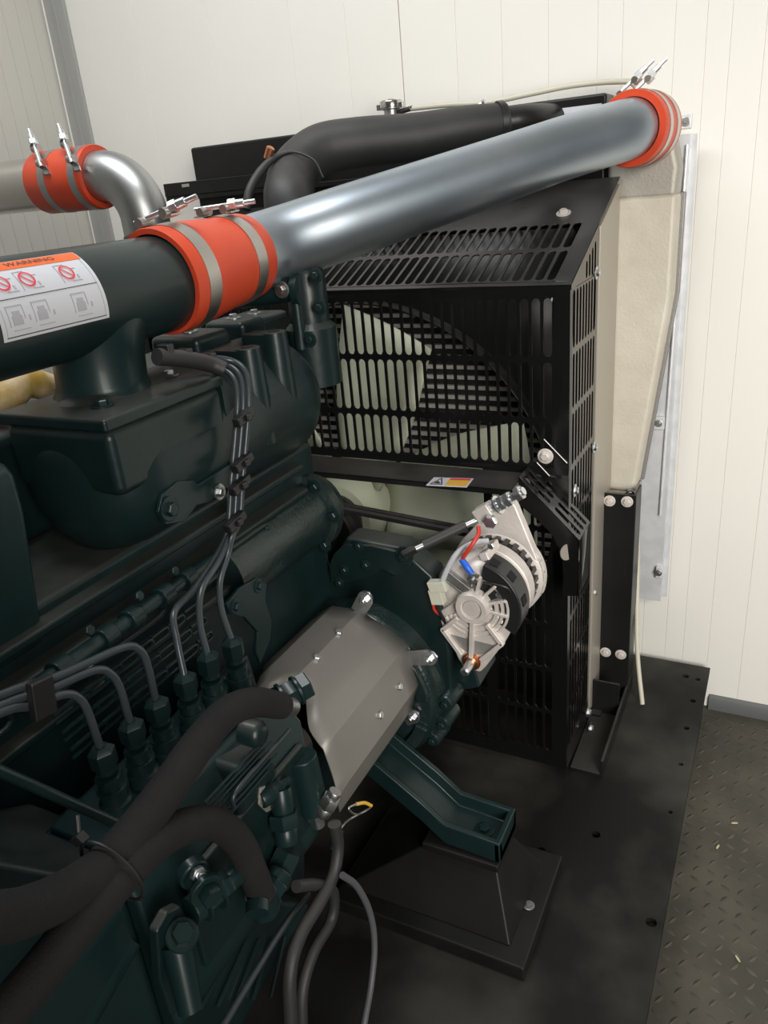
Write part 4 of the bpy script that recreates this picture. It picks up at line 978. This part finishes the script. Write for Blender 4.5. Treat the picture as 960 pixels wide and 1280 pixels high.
hose('cable', 'grey cable hanging in an arc beside the black pedestal', 'cable', [W(428,1094,'x',-.43), W(446,1108,'x',-.425), W(462,1140,'x',-.42), W(468,1180,'x',-.415), W(464,1230,'x',-.41), W(452,1310,'x',-.40), V((-.40,.52,.10)), V((-.42,.40,.006)), V((-.55,.20,.005))], .0046, 'greywire', group='hanging cables', n=10)
hose('cable', 'thick black cable hanging nearest the pump, left of the hanging pair', 'cable', [W(418,1030,'x',-.45), W(422,1060,'x',-.448), W(416,1096,'x',-.445), W(398,1130,'x',-.442), W(375,1170,'x',-.44), W(362,1220,'x',-.435), W(362,1310,'x',-.43), V((-.43,.36,.16)), V((-.46,.28,.009)), V((-.62,.10,.009))], [.009,.0085,.008]+[.0085]*7, 'rubber', group='hanging cables', n=12)
hose('cable', 'thick black cable hanging right of its twin, behind the grey cable', 'cable', [W(370,1108,'x',-.46), W(395,1106,'x',-.455), W(416,1115,'x',-.45), W(414,1150,'x',-.45), W(392,1190,'x',-.448), W(378,1240,'x',-.445), W(376,1310,'x',-.44), V((-.44,.40,.16)), V((-.47,.32,.008)), V((-.64,.14,.008))], .0075, 'rubber', group='hanging cables', n=12)
hose('drain_rod', 'thin straight dark pipe slanting down through the bottom of the frame', 'pipe', [W(386,1118,'x',-.47), W(352,1162,'x',-.465), W(268,1300,'x',-.45)], .0042, 'linepaint', part='pipe_body', n=10)
dp = thing('dipstick', 'wire dipstick loop with yellow sleeve below the grey cover', 'dipstick', W(420,1045,'x',-.45))
lp = [W(x,y,'x',-.45) for x,y in ((423,1040),(432,1028),(444,1020),(456,1014),(464,1008),(458,1004),(446,1005),(436,1010),(440,1016),(446,1018))]
b = MB(); b.tube(lp, .0015, n=6, res=5); b.build('loop', 'zincdull', dp, ang=60)
b = MB(); b.tube([W(464,1007,'x',-.45), W(456,1003.5,'x',-.45), W(446,1005,'x',-.45)], .0024, n=8); b.build('yellow_sleeve', 'signyellow', dp, ang=60)
b = MB(); b.cyl(W(425,1038,'x',-.45), W(417,1062,'x',-.452), .006, n=12); b.build('tube_end', 'green_clean', dp)
# yellow wrapped hose and maroon sleeve behind the plenum
yw = hose('wrapped_hose', 'yellow wrapped hose showing under the green manifold', 'hose', [D(-30,520,1.03), D(8,495,1.04), D(30,478,1.06), D(60,484,1.10)], [.022,.024,.022,.020], 'yellow', n=16)
hose('sleeved_wire', 'maroon sleeve below the yellow wrapped hose', 'cable', [D(-20,480,1.10), D(2,508,1.09), D(14,535,1.08), D(18,575,1.06)], .012, 'maroon', n=12)

# ================================================================== alternator
AX, AY, AZ = W(592,757,'y',1.10).x, 1.10, W(592,757,'y',1.10).z
AR = .083
al = thing('alternator', 'cast aluminium alternator with ribbed rear housing beside the fan guard', 'alternator', (AX, AY+.1, AZ-.13))
def ap(x, z, y=0.0): return V((AX+x, AY+y, AZ+z))
b = MB(); b.lathe(ap(0,0,.006), (0,1,0), [(0,.030),(0,.066),(.004,.073),(.012,.079),(.022,AR),(.055,AR)], 48); rh = b.build('rear_housing', 'castal', al, ang=40)
# stepped rings on the rear face
for r0, r1, h in ((.040,.046,.0105),(.051,.056,.0095),(.061,.066,.0085)):
    b = MB(); b.arc_band(ap(0,0,.006), (0,-1,0), r0, r1, 0, h, math.radians(-150), math.radians(20), 30); b.build('face_ring', 'castal', rh, bevel=.0008)
b = MB(); b.lathe(ap(0,0,.010), (0,-1,0), [(0,.034),(.022,.030),(.025,.028),(.025,.020),(.020,.0195),(.020,.016),(.023,.015)], 32); b.build('bearing_boss', 'castal', rh, ang=35)
# radial ribs with dark windows between them on the right
for a in (20, -8, 48, 75):
    d = V((math.cos(math.radians(a)),0,math.sin(math.radians(a)))); nn = V((-d.z,0,d.x))
    b = MB(); b.obox(ap(0,0,.0)+d*.046, d*.018, nn*.0028, (0,.006,0)); b.build('face_rib', 'castal', rh, bevel=.001)
for a in (34, 6, 61):
    b = MB(); b.arc_band(ap(0,0,.0055), (0,-1,0), .034, .052, 0, .0012, math.radians(a-9), math.radians(a+9), 6); b.build('vent_window', 'hole', rh)
# triangular ear to the lower mounting bolt
eb = W(590,826,'y',AY) - V((AX,AY,AZ)); ebx, ebz = eb.x, eb.z
ed = V((ebx,0,ebz)).normalized(); en = V((-ed.z,0,ed.x))
b = MB(); base = [ap(0,0,.0)+en*.070-ed*(-.034), ap(0,0,0)+ed*(-.005)+en*.030, ap(0,0,0)-ed*.005-en*.030, ap(0,0,0)+ed*.034-en*.070, ap(0,0,0)+ed*.060-en*.060, ap(ebx,ebz)-en*.026+ed*.006, ap(ebx,ebz)-en*.016+ed*.021, ap(ebx,ebz)+en*.016+ed*.021, ap(ebx,ebz)+en*.026+ed*.006, ap(0,0,0)+ed*.060+en*.060]
b.prism([base[0],base[9],base[8],base[7],base[6],base[5],base[4],base[3],base[2],base[1]], (0,.018,0)); b.build('mounting_ear', 'castal', rh, bevel=.003)
c0 = ap(0,0,-.0)
for s in (-1, 0, 1):
    st_ = c0 + ed*.03 + en*s*.028; kn = c0 + ed*(.062) + en*s*.056; en_ = ap(ebx,ebz) - ed*.012 + en*s*.020
    pts = [st_, kn, en_] if s else [st_, en_]
    for p, q in zip(pts, pts[1:]):
        d = (q-p); l = d.length; d = d.normalized(); nn = V((-d.z,0,d.x)); b = MB(); b.obox((p+q)/2 + V((0,-.003,0)), d*(l/2+.002), nn*.0042, (0,.006,0)); b.build('ear_rib', 'castal', rh, bevel=.0015)
b = MB(); b.prism([c0+ed*.085+en*.040, c0+ed*.10+en*.012, c0+ed*.085-en*.012+ed*.015, c0+ed*.085-en*.040, c0+ed*.072-en*.046, c0+ed*.072+en*.046], (0,-.0012,0)); b.build('ear_recess_shade', 'castdark', rh)  # darker sheet stands in for shade in the recess between the ribs
b = MB(); b.lathe(ap(ebx,ebz,.002), (0,-1,0), [(0,.0175),(.006,.0175),(.006,.015),(.010,.0135)], 24); b.build('copper_bush', 'copper', al, ang=30)
b = MB(); b.lathe(ap(ebx,ebz,-.006), (0,-1,0), [(0,.0085),(.032,.0085),(.034,.006)], 16); b.build('mounting_stud', 'zinc', al, ang=30)
# black regulator cover on the upper right of the rear housing
b = MB(); b.arc_band(ap(0,0,.050), (0,-1,0), .058, AR+.004, 0, .052, math.radians(-32), math.radians(76), 22); rg = b.build('regulator_cover', 'plastic', al, bevel=.003)
for a in (10, 42, 66):
    d = V((math.cos(math.radians(a)),0,math.sin(math.radians(a)))); nn = V((-d.z,0,d.x))
    b = MB(); b.obox(ap(0,0,.020)+d*(AR+.0045), nn*.008, (0,.010,0), d*.0008); b.build('vent_slot', 'hole', rg)
# stator and front housing
b = MB(); b.lathe(ap(0,0,.060), (0,1,0), [(0,AR-.006),(.004,AR+.001),(.030,AR+.001),(.034,AR-.004)], 48); b.build('stator_band', 'castal', al, ang=40)
b = MB(); b.lathe(ap(0,0,.094), (0,1,0), [(0,AR-.008),(.030,AR-.008)], 40); sd_ = b.build('stator_core', 'blackdull', al)
for k in range(14):
    a = math.radians(-20 + k*13); d = V((math.cos(a),0,math.sin(a))); nn = V((-d.z,0,d.x))
    b = MB(); b.obox(ap(0,0,.109)+d*(AR-.005), nn*.0045, (0,.012,0), d*.004); b.build('winding_bar', 'plastic', sd_)
b = MB(); b.lathe(ap(0,0,.120), (0,1,0), [(0,AR-.002),(.004,AR+.006),(.026,AR+.008),(.036,AR-.002),(.046,.055),(.05,.03)], 48); fh = b.build('front_housing', 'castal', al, ang=40)
for k in range(9):
    a = math.radians(-12 + k*15); b = MB(); b.arc_band(ap(0,0,.126), (0,1,0), AR+.0065, AR+.0098, 0, .012, -(a-.10), -(a+.10), 5); b.build('housing_rib', 'castal', fh, bevel=.001)
ue = W(634,628,'y',AY+.13) - V((AX,AY,AZ))
b = MB(); d = V((ue.x,0,ue.z)).normalized(); nn = V((-d.z,0,d.x)); o = ap(0,0,.122)
b.prism([o+d*.05+nn*.075, o+d*.05-nn*.075, ap(ue.x,ue.z,.122)-nn*.018, ap(ue.x,ue.z,.122)+d*.016, ap(ue.x,ue.z,.122)+nn*.018], (0,.022,0)); b.build('adjusting_ear', 'castal', fh, bevel=.004)
b = MB(); b.lathe(ap(0,0,.172), (0,1,0), [(0,.030),(.004,.044),(.010,.038),(.016,.044),(.022,.038),(.028,.044),(.034,.03)], 32); b.build('pulley', 'blackdull', al, ang=30)
b = MB(); o = W(612,688,'y',AY+.05); b.obox(o, (.008,0,.003), (0,.03,0), (-.003,0,.008)); tl = b.build('through_lug', 'castal', al, bevel=.003)
bolt(W(614,682,'y',AY-.004), (0,-1,0), .006, al, m='zinc', washer=False)
for px, py in ((572,762),(589,776),(626,778),(625,744),(594,732)):
    bolt(W(px,py,'y',AY+.004), (0,-1,0), .0042, al, m='zincdull', washer=True, name='screw')
# terminal, wires and connector
o = W(573,727,'y',AY)
b = MB(); b.obox(o, (.020,0,-.014), (0,.006,0), (.004,0,.006)); b.build('heat_sink_fin', 'zincdull', al, bevel=.001)
b = MB(); b.obox(o+V((-.003,-.001,-.010)), (.020,0,-.014), (0,.006,0), (.001,0,.0015)); b.build('heat_sink_fin', 'zincdull', al, bevel=.0005)
p = W(591,723,'y',AY-.006); b = MB(); b.lathe(p+V((0,.012,0)), (0,-1,0), [(0,.008),(.010,.008),(.012,.010),(.018,.010)], 6); b.lathe(p, (0,-1,0), [(0,.005),(.014,.005)], 12); b.build('terminal_post', 'zincdull', al)
b = MB(); b.tube([W(577,699,'y',AY-.006), W(584,709,'y',AY-.012), W(590,717,'y',AY-.012)], [.0055,.006,.005], n=12); b.build('blue_sleeve', 'bluewire', al)
b = MB(); b.tube([W(598,658,'y',AY+.02), W(598,668,'y',AY+.01), W(590,681,'y',AY-.004), W(581,694,'y',AY-.008), W(577,701,'y',AY-.006)], .0038, n=10); b.build('red_wire', 'redwire', al)
b = MB(); b.tube([W(604,728,'y',AY-.004), W(620,731,'y',AY-.008), W(634,735,'y',AY-.004), W(641,748,'y',AY+.002)], .0022, n=8); b.build('black_wire', 'plastic', al)
b = MB(); b.tube([W(610,676,'y',AY+.04), W(590,679,'y',AY+.02), W(571,692,'y',AY+.004), W(560,710,'y',AY-.004), W(553,726,'y',AY-.008)], .0050, n=10); b.build('sleeved_wires', 'clearwire', al)
o = W(547,739,'y',AY-.008)
b = MB(); b.obox(o+V((.002,0,.012)), (.016,0,.003), (0,.009,0), (-.003,0,.009)); b.obox(o-V((.001,0,.010)), (.012,0,.002), (0,.008,0), (-.003,0,.014)); cn = b.build('connector', 'white', al, bevel=.0012)
b = MB(); b.tube([W(541,753,'y',AY-.008), W(543,762,'y',AY-.008), W(549,768,'y',AY-.002)], .0028, n=8); b.build('red_wire', 'redwire', cn)
b = MB(); b.tube([W(546,756,'y',AY-.006), W(551,768,'y',AY-.004), W(558,780,'y',AY+.004)], .0036, n=8); b.build('black_wire', 'plastic', cn)

# ================================================================== belt tensioner
tn = thing('belt_tensioner', 'zinc plated adjusting bolt and rod from the green bracket to the alternator', 'tensioner', W(560,670,'y',1.1))
r0, r1 = W(507,692,'y',1.085), W(596,650,'y',1.16)
b = MB(); b.cyl(r0, r1, .0055, n=12); b.build('rod', 'zincdull', tn)
b = MB(); b.tube([r0.lerp(r1,.25), r0.lerp(r1,.6), r0.lerp(r1,.85)], .0092, n=12, smooth=False); b.build('rubber_sleeve', 'rubber', tn)
b = MB(); b.lathe(r0, (r1-r0), [(-.006,.009),(.012,.010),(.02,.008)], 6); b.build('lock_nut', 'blackdull', tn)
q = W(606,640,'y',1.165); ad = (W(650,616,'y',1.165) - q); al_ = ad.length; ad = ad.normalized()
b = MB(); b.obox(q, ad*.016, (0,.013,0), V((-ad.z,0,ad.x))*.013); b.build('swivel_block', 'castal', tn, bevel=.002)
b = MB(); b.cyl(q + ad*.012, q + ad*(al_+.008), .0075, n=14); b.build('adjusting_screw', 'zinc', tn)
for t in (.45, .62, .92):
    b = MB(); b.lathe(q + ad*al_*t, ad, [(0,.0135),(.009,.0135),(.010,.012)], 6); b.build('nut', 'zinc', tn)
b = MB(); b.lathe(q + ad*al_*.36, ad, [(0,.017),(.003,.017)], 20); b.build('washer', 'zinc', tn)
bolt(W(614,651,'y',1.150), (0,-1,0), .0125, tn, m='zinc', washer=False)
bolt(W(506,694,'y',1.092), (0,-1,0), .010, tn, m='green_clean', name='pivot_bolt')

# ================================================================== drive belts
def belt(name, label, y, r1, r2):
    c1, c2 = V((FCX+.005, y, FCZ+.005)), V((AX, y, AZ))
    d = (c2-c1); L_ = d.length; a = math.atan2(d.z, d.x); be = math.acos((r1-r2)/L_)
    pts = []
    for i in range(25):
        t = a + be + (2*math.pi-2*be)*i/24; pts.append((c1, r1, t))
    for i in range(17):
        t = a - be + 2*be*i/16; pts.append((c2, r2, t))
    R_ = []
    for c, r, t in pts:
        n_ = V((math.cos(t),0,math.sin(t))); R_.append([c+n_*r+V((0,-.0055,0)), c+n_*(r+.009)+V((0,-.0065,0)), c+n_*(r+.009)+V((0,.0065,0)), c+n_*r+V((0,.0055,0))])
    b = MB(); b.rings(R_, close=True); o = b.build(name, 'rubber', ang=35); return tag(o, label, 'belt', 'drive belts')
belt('drive_belt', 'black rubber drive belt to the alternator pulley, nearer the camera of the two', AY+.172+.010, .082, .037)
belt('drive_belt', 'black rubber drive belt to the alternator pulley, nearer the fan of the two', AY+.172+.028, .082, .037)
